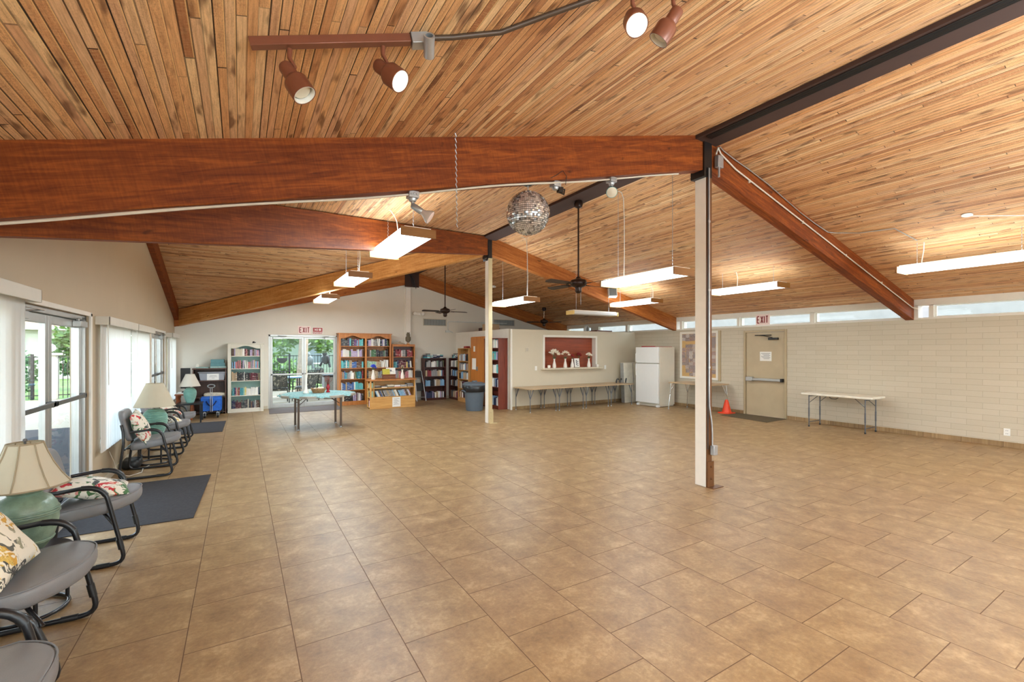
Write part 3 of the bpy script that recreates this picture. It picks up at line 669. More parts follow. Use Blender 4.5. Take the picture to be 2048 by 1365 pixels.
# ------------------------------------------------------------------ things under the ceiling
def chain_mb(b, p, q, r=.006):
    p, q = Vector(p), Vector(q); n = max(3, int((q-p).length/.022)); pts = []
    for i in range(n+1):
        v = p.lerp(q, i/n); o = r*(1 if i % 2 else -1); pts.append(v+Vector((o, o*.6, 0)))
    return b.tube(pts, r*.55, 5)
def fluorescent(x, y, z, label, end='maple_end', lit=True, rz=0, w=.40, L=1.38, chains=True, cord=None, power=LAMP, up=UPLIGHT):
    """x, y = left edge and near end, z = underside"""
    s = thing('fluorescent_light', label, 'light', (x, y, z), rz, 'hanging fluorescent lights')
    MB().box(.0, w, -.012, .012, -.012, .085).build('end_cap', M[end], s, bevel=.003)
    MB().box(.0, w, L-.012, L+.012, -.012, .085).build('end_cap', M[end], s, bevel=.003)
    MB().prism([(.012, .078), (.012, .03), (.03, .0), (w-.03, .0), (w-.012, .03), (w-.012, .078)], .013, L-.013, 'y').build('diffuser', M['lens'] if lit else M['lens_off'], s, bevel=.008)
    MB().box(.05, w-.05, .02, L-.02, .078, .10).build('housing', M['white_paint'], s)
    c, sn = math.cos(rz), math.sin(rz)
    for k, yy in enumerate((.18, L-.18)):
        gx, gy = x+c*w/2-sn*yy, y+sn*w/2+c*yy
        b = MB(); chain_mb(b, (w/2, yy, .09), (w/2, yy, ceil_z(gx, gy)-z-.005)); b.build('chain', M['galv'], s)
    if cord:
        yy = cord; gx, gy = x+c*w*.6-sn*yy, y+sn*w*.6+c*yy; top = ceil_z(gx, gy)-z
        MB().tube([(w*.55, yy, .09), (w*.6, yy+.01, top*.35), (w*.52, yy-.02, top*.7), (w*.45, yy-.03, top-.10), (w*.30, yy-.05, top-.03), (w*.05, yy-.08, top-.10*SM-.01)], .007, 6).build('cord', M['cable'], s, smooth=60)
    if lit:
        l = area('fluorescent_glow', (w/2, L/2, -.006), (0,0,-1), w-.07, L-.06, power, LAMPCOL); l.parent = s
        l = area('added_uplight', (w/2, L/2, .104), (0,0,1), w-.12, L-.1, up, LAMPCOL); l.parent = s  # upward light added only to brighten the ceiling boards
    return s
G_ = 'maple_end'
fluorescent(1.48, 4.76, 2.86, 'fluorescent light with brown ends hanging closest to the flood lamp on the beam', cord=.85, power=16)
fluorescent(1.545, 7.85, 2.85, 'fluorescent light with brown ends, middle one of the window-side row', cord=.2, power=26, up=22)
fluorescent(1.60, 11.12, 2.82, 'fluorescent light with brown ends hanging above the octagonal table end of row', cord=.3, power=28, up=15)
fluorescent(4.95, 7.72, 2.62, 'fluorescent light with brown ends hanging just beyond the pole fan', cord=.2, power=10, up=6)
fluorescent(4.80, 3.89, 2.60, 'fluorescent light with brown ends hanging beside the near beige post', cord=1.1, power=6, up=3)
fluorescent(8.20, 7.28, 2.735, 'fluorescent light with brown ends hanging before the wall speaker', cord=.15, power=8)
fluorescent(8.20, 4.40, 2.745, 'fluorescent light with brown end hanging above the tan steel door side', cord=.9, power=2, up=2)
fluorescent(8.20, 1.33, 2.74, 'fluorescent light cut by the picture edge near the round ceiling plate', cord=1.15, power=2, up=2)
fluorescent(6.78, 8.65, 2.47, 'unlit fluorescent light with pale end hanging crosswise before kitchen block', 'light_end', False, -PI/2, .30, 1.42)
for x in (-.2, 2.6, 5.6, 8.4): fluorescent(x, -1.6, 2.30, 'added unseen fluorescent light behind the viewpoint', power=18, up=62)  # unseen fixtures added to light the near ceiling from behind

def fan(x, y, ztop, zh, label, nb=5, R=.66, a0=0.3, blade=True, rodmat='fan_brown', kit=True):
    s = thing('ceiling_fan', label, 'fan', (x, y, zh), 0, 'ceiling fans')
    MB().lathe([(.02,ztop-zh-.12),(.06,ztop-zh-.10),(.075,ztop-zh-.05),(.06,ztop-zh)], 16).build('canopy', M['fan_brown'], s, smooth=40)
    MB().tube([(0,0,.06),(0,0,ztop-zh-.08)], .014, 10).build('rod', M[rodmat], s, smooth=60)
    MB().lathe([(.03,.13),(.05,.10),(.12,.075),(.135,.04),(.13,0),(.10,-.03),(.06,-.04),(.05,-.075),(.055,-.11),(.03,-.135),(0,-.14)], 24).build('motor', M['fan_brown'], s, smooth=40)
    for k in range(nb):
        m = Rz(a0+2*PI*k/nb)
        b = MB().prism([(.18,-.055),(.62*R/.66,-.075),(R-.02,-.05),(R,0),(R-.02,.05),(.62*R/.66,.075),(.18,.055)], -.004, .004).xf(T(0,0,.01) @ Rx(.2)).xf(m)
        bl = b.build('blade', M['fan_blade'], s)
        MB().box(.11,.24,-.02,.02,-.004,.004).box(.20,.24,-.045,.045,-.004,.004).xf(T(0,0,.004) @ Rx(.2)).xf(m).build('blade_iron', M['fan_brown'], bl)
    if kit:
        b = MB(); chain_mb(b, (.05,0,-.1), (.05,0,-.32), .003); b.build('pull_chain', M['galv'], s)
    return s
fan(4.69, 5.67, 4.02, 2.66, 'dark bronze ceiling fan on long rod nearest the disco ball', 4, .70, .12)
fan(4.69, 11.21, 4.02, 2.63, 'dark ceiling fan in front of the back wall vent', 4, .64, -.05)
fan(8.84, 12.5, zm(8.84), 2.55, 'black ceiling fan on short rod above the kitchen block', 4, .60, -.55, rodmat='chrome')

# mirror ball with its motor
s = thing('disco_ball', 'mirrored disco ball hanging from a motor under the beam', 'disco ball', (2.21, 3.375, 2.83))
R_ = .192; nl, na = 34, 72; b = MB()
for i in range(nl):
    t0, t1 = PI*i/nl+.009, PI*(i+1)/nl-.009; tm = (t0+t1)/2; k = max(5, int(na*math.sin(tm)))
    for j in range(k):
        a0, a1 = 2*PI*j/k+.09/k*PI, 2*PI*(j+1)/k-.09/k*PI
        jit = (RND.uniform(-.045, .045), RND.uniform(-.045, .045))
        q = [Vector((R_*math.sin(t)*math.cos(a), R_*math.sin(t)*math.sin(a), R_*math.cos(t))) for t, a in ((t0,a0),(t0,a1),(t1,a1),(t1,a0))]
        nrm = (q[0]+q[1]+q[2]+q[3]).normalized(); u = nrm.orthogonal().normalized(); w_ = nrm.cross(u); ctr = sum(q, Vector())/4
        q = [p+nrm*((p-ctr).dot(u)*jit[0]*4+(p-ctr).dot(w_)*jit[1]*4+.002) for p in q]
        b.add(q, [(0,1,2,3)])
b.build('mirror_tiles', M['mirror'], s)
MB().ball((0,0,0), R_-.004, 40, 24).build('core', M['steel_black'], s, smooth=60)
MB().tube([(0,0,R_-.01),(0,0,R_+.06)], .004, 6).lathe([(.012,R_-.006),(.02,R_),(.012,R_+.012)], 12).build('hanger', M['galv'], s)
MB().lathe([(.03,R_+.055),(.05,R_+.07),(.055,R_+.125)], 18).build('motor', M['black'], s, smooth=40)

def beam_box(b):
    b.box(-.04,.04,-.04,.04,-.05,0)
    for k in (-.022, 0, .022): b.lathe([(.009,0),(.009,.006)], 8, (k,-.04,-.025), Rx(PI/2))
    b.lathe([(.026,-.075),(.034,-.05)], 10); return b
def flood(name, label, loc, ang, yaw, bulbmat, facemat, neck='galv'):
    s = thing(name, label, 'lamp', loc)
    beam_box(MB()).build('junction_box', M['galv'], s, bevel=.004)
    m = Rz(yaw) @ Ry(ang)
    MB().tube([(0,0,-.06),(0,0,-.105)], .013, 8).build('knuckle', M['galv'], s, smooth=40)
    Mx = T(0,0,-.105) @ m
    Mx = Mx @ Matrix.Scale(.86, 4)
    MB().lathe([(.02,-.01),(.028,.0),(.030,.09),(.026,.10)], 16).xf(Mx).build('socket', M[neck], s, smooth=40)
    bl = MB().lathe([(.024,.095),(.03,.12),(.062,.175),(.064,.19)], 20).xf(Mx).build('bulb', M[bulbmat], s, smooth=40)
    MB().lathe([(0,.197),(.05,.194),(.061,.189),(.061,.18),(0,.18)], 20).xf(Mx).build('bulb_face', M[facemat], bl, smooth=40)
    return s
zb = lambda x: zm(x)-.40
flood('flood_lamp', 'frosted flood lamp on junction box under the beam, above fluorescent light', (1.143,3.375,zb(1.143)), 2.15, -.45, 'silver_bulb', 'sign_pink')
flood('flood_lamp', 'teal-rimmed flood lamp under the beam beside the disco ball', (3.221,3.375,zb(3.221)), 2.15, -2.3, 'teal_lamp', 'bulb_off', 'steel_black')
s = thing('junction_box', 'metal junction box with black fitting under the beam', 'junction box', (2.515,3.375,zb(2.515)))
beam_box(MB()).build('box', M['galv'], s, bevel=.004)
MB().box(.03,.08,-.02,.02,-.09,-.04).tube([(.05,0,-.06),(.11,0,-.05),(.10,0,-.10),(.06,0,-.09)], .008, 6).tube([(.08,-.05,-.03),(.07,-.08,.04),(.03,-.075,.085),(-.04,-.07,.03),(-.10,-.066,-.005)], .003, 5).build('fitting', M['steel_black'], s)
pts = []
for i in range(60):
    x = LX+.3+i*(4.2-LX-.3)/59; pts.append((x, 3.345+.02*math.sin(x*2.3), zb(x)-.010-.012*(math.sin(x*1.7)**2)))
tag(MB().tube(pts, .009, 6).build('beam_cable', M['cable'], smooth=60), 'white cable stapled along the underside of the near beam', 'cable')
b = MB(); chain_mb(b, (1.44,3.23,zm(1.44)-.005), (1.452,3.23,2.565), .007)
tag(b.build('hanging_chain', M['galv']), 'loose pale chain dangling in front of the near beam', 'chain')
# track lights on the boards
def on_ceil(x, y, dz=0): return Vector((x, y, zm(x)-dz))
def spot(par, m, ang, yaw, lit, hook=True):
    Mx = m @ T(0,0,-.115) @ Rz(yaw) @ Ry(ang) @ Matrix.Scale(1.14, 4)
    hd = MB().tube([(0,0,-.01),(.0,0,-.05),(.022,0,-.085),(.012,0,-.112)], [.012,.010,.008,.008], 8).xf(m).build('bracket', M['brown_metal'], par, smooth=50)
    h = MB().lathe([(.0,-.035),(.024,-.034),(.028,-.025),(.028,.02),(.028,.022),(.041,.034),(.046,.044),(.046,.105),(.043,.105),(.040,.05),(0,.046)], 24).xf(Mx).build('lamp_shade', M['brown_metal'], par, smooth=40)
    MB().lathe([(.0,.092),(.030,.090),(.036,.083),(.024,.05)], 20).xf(Mx).build('bulb', M['bulb'] if lit else M['bulb_off'], h, smooth=40)
    MB().lathe([(.0405,.052),(.0425,.1045),(.0405,.1045),(.0385,.052)], 24).xf(Mx).build('reflector', M['white_plastic'], h, smooth=40)
p0, p1 = on_ceil(.036,2.246,.022), on_ceil(.700,2.10,.022)
d_ = (p1-p0); yaw_ = math.atan2(d_.y, d_.x); pit = math.atan2(d_.z, Vector((d_.x,d_.y)).length); L_ = d_.length
s = thing('track_light', 'brown ceiling track with one lit and one unlit lamp', 'track light', p0)
m0 = Rz(yaw_) @ Ry(-pit)
MB().box(0, L_, -.020, .020, -.018, .022).xf(m0).build('rail', M['brown_metal'], s, bevel=.003)
spot(s, m0 @ T(.155,0,-.018) @ Ry(pit), 2.55, -.3, False)
spot(s, m0 @ T(.565,0,-.018) @ Ry(pit), 2.25, -.62, True)
MB().box(L_+.002, L_+.085, -.03, .03, -.03, .022).xf(m0).build('feed_box', M['galv'], s, bevel=.003)
MB().lathe([(.026,-.05),(.026,.05),(.018,.05),(.018,-.05)], 16, (L_+.075,-.03,-.05), Rx(1.1)).xf(m0).build('cord_connector', M['galv'], s, smooth=40)
q = [on_ceil(.79,2.085,.012), on_ceil(.9,2.06,.012), on_ceil(1.13,1.975,.012), on_ceil(1.3,1.80,.012), on_ceil(1.42,1.68,.012), on_ceil(1.52,1.58,.012)]
tag(MB().tube(q, .013, 8).build('ceiling_conduit', M['legs_brown'], smooth=60), 'grey flexible conduit running between the two track lights', 'conduit')
p0, p1 = on_ceil(1.50,1.555,.022), on_ceil(2.10,1.42,.022); d_ = p1-p0; yaw_ = math.atan2(d_.y, d_.x); pit = math.atan2(d_.z, Vector((d_.x,d_.y)).length); L_ = d_.length
s = thing('track_light', 'brown track light mostly cut off by the top picture edge', 'track light', p0)
m0 = Rz(yaw_) @ Ry(-pit)
MB().box(0, L_, -.020, .020, -.018, .022).xf(m0).build('rail', M['brown_metal'], s, bevel=.003)
spot(s, m0 @ T(.10,0,-.018) @ Ry(pit), 2.45, -1.9, True)
spot(s, m0 @ T(.34,0,-.018) @ Ry(pit), 2.5, 2.4, False)
l = bpy.data.lights.new('spot_glow', 'SPOT'); l.energy = 12; l.spot_size = 1.2; l.color = (1,.85,.62); l.shadow_soft_size = .03
for pos, dr in (((.58,2.15,2.83), (.5,-.3,-.8)), ((1.6,1.5,3.05), (-.1,-.5,-.8))):
    o = bpy.data.objects.new('spot_glow', l); C.objects.link(o); o.location = pos; o.rotation_euler = Vector(dr).to_track_quat('-Z','Y').to_euler()
# conduit, boxes and cables near the near post
s = thing('post_conduit', 'silver conduit down the near post to a metal box', 'conduit', (4.70, 3.280, 0))
MB().tube([(-.035,0,3.72),(-.035,0,1.15),(-.03,0,.95),(.01,-.002,.75),(.018,-.004,.62),(.018,-.004,.49)], .009, 8).build('tube', M['galv'], s, smooth=60)
MB().box(-.015,.055,-.05,.0,.38,.49).build('box', M['galv'], s, bevel=.004)
b = MB()
for z in (1.4, 2.3, 3.1): b.cbox((-.035,.002,z), (.04,.014,.022))
b.build('clip', M['galv'], s)
MB().tube([(-.035-.022,.0,3.72),(-.057,0,.45)], .006, 6).build('black_wire', M['cable_black'], s)
s = thing('junction_box', 'grey junction box beneath the ridge where the near beam starts', 'junction box', (4.84,3.29,3.86))
MB().box(-.06,.04,-.05,0,-.11,.03).build('box', M['galv'], s, bevel=.004)
MB().tube([(-.02,-.03,-.11),(-.02,-.03,-.22)], .012, 8).build('nipple', M['galv'], s)
q = [(4.78,3.27,3.90),(4.80,3.26,3.98),(4.90,3.29,3.94)]+[(x, 3.292, zm(x)-.15-.007*(x-5)) for x in (5.2,6,7,8,9,10,10.7)]+[(10.80,3.25,zm(10.8)-.19)]
b = MB().tube(q, .010, 8)
for x in (5.5, 6.8, 8.1, 9.4): b.cbox((x,3.30,zm(x)-.16), (.025,.016,.04))
one('beam_conduit', b, M['cable'], 'pale conduit along the side of the long right-slope beam', 'conduit', smooth=50)
q = [(4.80,3.28,3.93),(4.84,3.26,4.0),(4.95,3.29,3.99)]+[(x, 3.29, zm(x)-.04-.02*math.sin(x*3)) for x in (5.2,5.5,5.9,6.3,6.7,7.1,7.5)]
q += [(7.62,3.22,zm(7.62)-.01),(7.75,3.0,zm(7.75)-.01),(7.82,2.6,zm(7.82)-.01),(8.30,2.50,zm(8.3)-.015)]
tag(MB().tube(q, .007, 6).build('ceiling_wire', M['cable_grey'], smooth=60), 'thin grey wire looping along top of the near right beam', 'cable')
s = thing('ceiling_plate', 'flat round brown cover plate on the right ceiling slope', 'cover plate', (7.83,1.87,zm(7.83)-.004))
MB().lathe([(.055,-.006),(.055,.0)], 20, M=Ry(-math.atan(-SM))).build('plate', M['vent'], s)
MB().tube([(.05,-.02,-.005),(.4,-.6,-.09),(.6,-1.4,-.14)], .010, 6).build('conduit', M['vent'], s)
for loc, lab in (((6.72,12.19,zm(6.72)), 'white round smoke detector on ceiling boards beyond the far post'),):
    s = thing('smoke_detector', lab, 'smoke detector', loc)
    MB().lathe([(0,-.055),(.05,-.052),(.07,-.03),(.072,0.01)], 20).build('body', M['white_plastic'], s, smooth=40)
s = thing('wall_speaker', 'small grey speaker fixed to the side of the right beam', 'speaker', (8.25,8.66,3.05))
m = Rz(-.5) @ Rx(-.25)
MB().box(-.11,.11,-.20,-.06,-.12,.12).xf(m).build('cabinet', M['vent'], s, bevel=.01)
MB().box(-.095,.095,-.208,-.199,-.105,.105).xf(m).build('grille', M['vent_dark'], s, bevel=.004)
MB().box(-.02,.02,-.08,.03,-.02,.02).build('bracket', M['steel_black'], s)
b = MB()
for k in range(6): 
    a = k*1.05; b.tube([(4.60+.03*math.cos(a),13.78,3.98),(4.66+.05*math.cos(a+1),13.75,3.80),(4.72+.07*math.cos(a+2),13.74,3.62-.05*k/3)], .006, 5)
one('loose_wires', b, M['cable_black'], 'tangle of black wires at ridge end on the back wall', 'cable')
b = MB()
for k in range(3): b.tube([(4.60+.015*k, 8.63, 4.0), (4.60+.015*k, 8.63, 3.66), (4.56+.01*k, 8.60, 3.57-.01*k), (4.44, 8.54, 3.55), (4.48+.02*k, 8.58, 3.51+.01*k), (4.60, 8.62, 3.56)], .008, 6)
one('cable_loop', b, M['cable_black'], 'coiled black cable loop at the top of far post', 'cable', smooth=50)
# ------------------------------------------------------------------ window side: blinds, chairs, lamps
def blind(label, ya, yb, z0, z1, gap=None, vd=.13, ret=True):
    s = thing('vertical_blind', label, 'blind', (LX, ya, 0), 0, 'vertical blinds')
    b = MB().box(vd-.012, vd, 0, yb-ya, z1-.01, z1+.085).box(0, vd, 0, .012, z1-.01, z1+.085).box(0, vd, yb-ya-.012, yb-ya, z1-.01, z1+.085).box(0, vd, 0, yb-ya, z1+.08, z1+.086)
    b.build('valance', M['valance'], s, bevel=.003)
    MB().box(.03, .07, .02, yb-ya-.02, z1+.02, z1+.05).build('headrail', M['white_plastic'], s)
    b = MB(); y = .05; k = 0
    while y < yb-ya-.05:
        a = .14+.08*math.sin(k*2.1)+RND.uniform(-.06,.06); k += 1
        dx, dy = math.sin(a)*.044, math.cos(a)*.044; cx = .050
        n = 4; prof = []
        for i in range(n+1):
            t = -1+2*i/n; bow = .006*(1-t*t); prof.append((cx+dx*t+bow, y+dy*t))
        vs = [(px, py, z) for z in (z0, z1+.02) for px, py in prof]
        b.add(vs, [(i, i+1, n+2+i, n+1+i) for i in range(n)])
        y += .076
    b.build('slats', M['blind'], s)
    if ret: MB().tube([(.10,.06,z1),(.105,.07,z1-.7)], .005, 6).build('wand', M['white_plastic'], s)
    return s
blind('closed vertical blind ending at the near glazed door', 1.05, 4.70, .40, 1.965)
blind('closed vertical blind between the doors, over first grey chair with upright pillow', 6.76, 8.44, .43, 1.90)
blind('closed vertical blind between the doors, next to the far side door', 8.46, 9.96, .43, 1.90)
blind('short vertical blind in the corner past the far side door', 12.35, 13.72, .43, 1.90)

def rounded(x0, x1, y0, y1, rf, rb, n=7):
    """plan with round front (x1) and slightly round back corners"""
    P = []
    for cx, cy, r, a0 in ((x1-rf, y1-rf, rf, 0), (x0+rb, y1-rb, rb, PI/2), (x0+rb, y0+rb, rb, PI), (x1-rf, y0+rf, rf, 1.5*PI)):
        for i in range(n+1):
            a = a0+PI/2*i/n; P.append((cx+r*math.cos(a), cy+r*math.sin(a)))
    return P
def soft_slab(poly, z0, z1, r, n=5, dome=.012):
    """cushion: plan polygon with rolled edges"""
    cx = sum(p[0] for p in poly)/len(poly); cy = sum(p[1] for p in poly)/len(poly)
    b = MB(); rings = []
    def ring(ins, z):
        out = []
        for x, y in poly:
            d = Vector((x-cx, y-cy)); L = d.length; q = max(0, L-ins)/L; out.append((cx+d.x*q, cy+d.y*q, z))
        return out
    zc_ = (z0+z1)/2; h = (z1-z0)/2
    for i in range(2*n+1):
        a = -PI/2+PI*i/(2*n); ca_, sa_ = max(0, math.cos(a)), math.sin(a)
        rings.append(ring(r*(1-ca_**.7), zc_+h*math.copysign(abs(sa_)**.75, sa_)))
    rings = [ring(r*1.8, z0-.002)]+rings+[ring(r*2.2, z1+dome*.6), ring(r*4.2, z1+dome)]
    N = len(poly); vs = [v for rg in rings for v in rg]
    fs = [(i*N+j, i*N+(j+1) % N, (i+1)*N+(j+1) % N, (i+1)*N+j) for i in range(len(rings)-1) for j in range(N)]
    fs += [tuple(range(N))[::-1], tuple((len(rings)-1)*N+j for j in range(N))]
    return b.add(vs, fs)
def arc(p0, p1, p2, n=6):
    p0, p1, p2 = map(Vector, (p0, p1, p2)); return [tuple((p0*(1-t)+p1*t)*(1-t)+(p1*(1-t)+p2*t)*t) for t in [i/n for i in range(n+1)]]
def make_chair(label, y, hw=.285, arms=(1, 1), name='waiting_room_chair'):
    s = thing(name, label, 'chair', (-1.0, y, 0), 0, 'grey sled-base chairs along the windows')
    poly = []
    for i in range(25):
        t = 1-2*i/24; yy = (hw-.017)*math.copysign(abs(t)**.8, t); poly.append((.318-.17*abs(t)**2.2, yy))
    q = hw-.285; poly = [(-.12, .262+q), (.0, .268+q), (.09, .270+q)]+poly+[(.09, -.270-q), (.0, -.268-q), (-.12, -.262-q)]
    poly += [(-.155, -.245-q), (-.17, -.21-q), (-.172, 0), (-.17, .21+q), (-.155, .245+q)]
    b = soft_slab(poly[::-1], .400, .495, .034); b.fn(lambda x, y, z: (x, y, z+(x-.3)*.13+.006)); b.build('seat', M['vinyl'], s, smooth=50)
    rim = [(x*.985+.001, y*.985) for x, y in poly]
    MB().tube([(x, y, .490+(x-.3)*.13+.006) for x, y in rim], .0035, 6, True).build('seat_piping', M['vinyl'], s, smooth=60)
    bp = rounded(-.19, .19, -.25-q, .25+q, .11, .06)
    b = soft_slab(bp, -.03, .03, .028).xf(T(-.222, 0, .655) @ Ry(-PI/2-.0+.0) ); b.fn(lambda x, y, z: (x-(z-.655)*.24, y, z)); b.build('backrest', M['vinyl'], s, smooth=50)
    for sy in (-1, 1):
        Y = hw*sy
        arm = arms[0 if sy < 0 else 1]
        q = [(-.165,Y*.93,.585)]+[(-.10,Y,.590)]+arc((.02,Y,.602), (.145,Y,.605), (.165,Y,.50)) if arm else [(-.22,Y,.36),(-.15,Y,.375)]+arc((.02,Y,.395), (.13,Y,.41), (.175,Y,.32))
        q += arc((.25,Y,.10), (.268,Y,.018), (.19,Y,.015), 5)+arc((-.19,Y,.015), (-.275,Y,.018), (-.262,Y,.11), 5)
        q += [(-.222,Y,.46), (-.232,Y*.95,.60), (-.25,Y*.9,.68)]
        f = MB().tube(q, .0145, 10).build('frame_side', M['black_metal'], s, smooth=60)
        if arm: MB().tube([q[2],q[3],q[4],q[5],q[6],q[7]], .0185, 10).build('armrest', M['black'], f, smooth=60)
        g = MB()
        g.tube([(.228,Y,.195),(.243,Y,.12)], .019, 10).build('sleeve', M['black'], f, smooth=60)
        MB().tube([(.1,Y,.016),(.175,Y,.016)], .0175, 10).build('glide', M['black'], f, smooth=60)
    b = MB().tube([(-.215,-hw,.375),(-.215,hw,.375)], .011, 8).tube([(.205,-hw,.30),(.13,-hw+.065,.385),(.13,hw-.065,.385),(.205,hw,.30)], .011, 8)
    for sy in (-hw+.085,hw-.085): b.tube([(-.215,sy,.375),(.14,sy,.395)], .010, 8)
    b.box(-.255,-.235,-hw+.045,hw-.045,.62,.66)
    b.build('seat_support', M['black_metal'], s, smooth=50)
    return s
make_chair('grey chair with ochre floral pillow, before the bell-shade lamp', 3.285, .335, (0, 1))
make_chair('grey chair cut by picture edge, only seat front showing', 2.15, .335).location.x = -.875
ch = make_chair('grey chair with red floral pillow lying on seat beside charcoal mat', 4.655)
for y, lab in ((7.45, 'grey chair with pillow standing upright on it'), (8.785, 'grey chair directly behind the ribbed lamp with linen shade'), (9.80, 'grey chair farthest along the windows, by the far mat')):
    dup(ch, (-1.0, y, 0), 0, lab)
def pillow(name, label, w, h, t, Mx, mat):
    n = 14; b = MB(); vs = []
    for sgn in (1, -1):
        for i in range(n+1):
            for j in range(n+1):
                u, v = -1+2*i/n, -1+2*j/n
                k = (max(0, (1-u**2)*(1-v**2)))**.42
                px = u*w/2*(1-.10*(1-v*v)*abs(u)**3*0-.06*abs(u)**2*(1-abs(v))**1.0); py = v*h/2*(1-.06*abs(v)**2*(1-abs(u)))
                vs.append((px, py, sgn*t/2*k+.008*math.sin(5*u+3*v)*k))
    m = (n+1)**2; fs = []
    for g in (0, 1):
        for i in range(n):
            for j in range(n):
                a = g*m+i*(n+1)+j; f = (a, a+1, a+n+2, a+n+1); fs.append(f if g == 0 else f[::-1])
    b.add(vs, fs); 
    o = b.build(name, mat, None, smooth=80); o.matrix_world = Mx; tag(o, label, 'pillow', 'floral throw pillows'); return o
pillow('throw_pillow', 'ochre and black floral pillow on a grey chair', .50, .50, .16, T(-1.08,3.16,.70) @ Ry(PI/2-.66) , M['floral2'])
pillow('throw_pillow', 'white pillow with red and green leaves lying flat on seat', .46, .44, .13, T(-.985,4.66,.535) @ Rz(.2) @ Ry(.20), M['floral'])
pillow('throw_pillow', 'pale floral pillow propped upright against a grey backrest', .42, .42, .14, T(-1.085,7.36,.625) @ Ry(PI/2-.36) @ Rz(.12), M['floral'])
pillow('throw_pillow', 'floral pillow half hidden behind the ribbed lamp base', .40, .40, .12, T(-.985,8.79,.52) @ Rz(.3) @ Ry(.25), M['floral2'])
pillow('throw_pillow', 'floral pillow on the grey chair farthest along', .42, .42, .14, T(-1.02,9.80,.54) @ Rz(.1) @ Ry(.5), M['floral'])
# round lamp tables
def lamp_table(label, x, y, h, r=.24):
    s = thing('lamp_table', label, 'table', (x, y, 0), 0, 'black lamp tables')
    MB().lathe([(0,h-.028),(r-.01,h-.028),(r,h-.018),(r,h-.008),(r-.008,h),(0,h)], 36).build('tabletop', M['black_metal'], s, smooth=40)
    MB().tube([(.19*math.cos(a),.19*math.sin(a),.014) for a in [2*PI*i/32 for i in range(32)]], .012, 8, True).build('base_ring', M['black_metal'], s, smooth=60)
    for k in range(4):
        a = .5+PI/2*k; MB().tube([(.19*math.cos(a),.19*math.sin(a),.014),(.19*math.cos(a),.19*math.sin(a),h-.02)], .011, 8).build('leg', M['black_metal'], s, smooth=60)
    return s
lamp_table('round black metal table under the bell-shade lamp', -1.12, 3.87, .372, .215)
lamp_table('round black metal table under the ribbed lamp between chairs', -1.04, 8.10, .362)
def jar_lamp(x, y, z, label):
    s = thing('table_lamp', label, 'lamp', (x, y, z), 0, 'green ceramic table lamps')
    pr = [(.075,0),(.085,.012),(.105,.04),(.128,.085),(.143,.14),(.150,.19),(.149,.24),(.140,.285),(.115,.325),(.082,.345),(.074,.352),(.08,.362),(.06,.372),(0,.374)]
    MB().lathe(pr, 40).build('lamp_base', M['jade'], s, smooth=40)
    b = MB()
    for zz, rr in ((.255,.148),(.242,.1505),(.229,.151),(.075,.126),(.066,.121)): b.tube([(rr*math.cos(a),rr*math.sin(a),zz) for a in [2*PI*i/40 for i in range(40)]], .0055, 6, True)
    b.build('ring_bands', M['jade'], s, smooth=60)
    MB().tube([(0,0,.37),(0,0,.675)], .006, 8).lathe([(.004,.67),(.012,.675),(.009,.688),(0,.692)], 10).build('stem', M['alu_dark'], s, smooth=50)
    k = 8; prof = [(.203,.405),(.198,.413),(.160,.47),(.124,.54),(.098,.605),(.080,.662)]
    def wob(a, z): return 1-.028*(1-abs(math.cos(a*k/2)))
    sh = MB().lathe(prof, 64, wob=wob); sh.f = [f for f in sh.f if len(f) == 4]
    sd = sh.build('lamp_shade', M['shade'], s, smooth=60)
    t = MB()
    for i in range(k):
        a = 2*PI*i/k+PI/k*0; t.tube([((r+.002)*math.cos(a),(r+.002)*math.sin(a),zz) for r, zz in prof], .0045, 6)
    for r, zz in (prof[0], prof[-1]): t.tube([(r*wob(a, 0)*math.cos(a),r*wob(a, 0)*math.sin(a),zz) for a in [2*PI*i/64 for i in range(64)]], .005, 6, True)
    for i in range(3):
        a = 2*PI*i/3; t.tube([(0,0,.66),(.08*math.cos(a),.08*math.sin(a),.66)], .002, 4)
    t.build('piping', M['shade_trim'], sd, smooth=60); return s
jar_lamp(-1.12, 3.87, .372, 'green jar lamp with ribbed bell shade, nearest the camera')
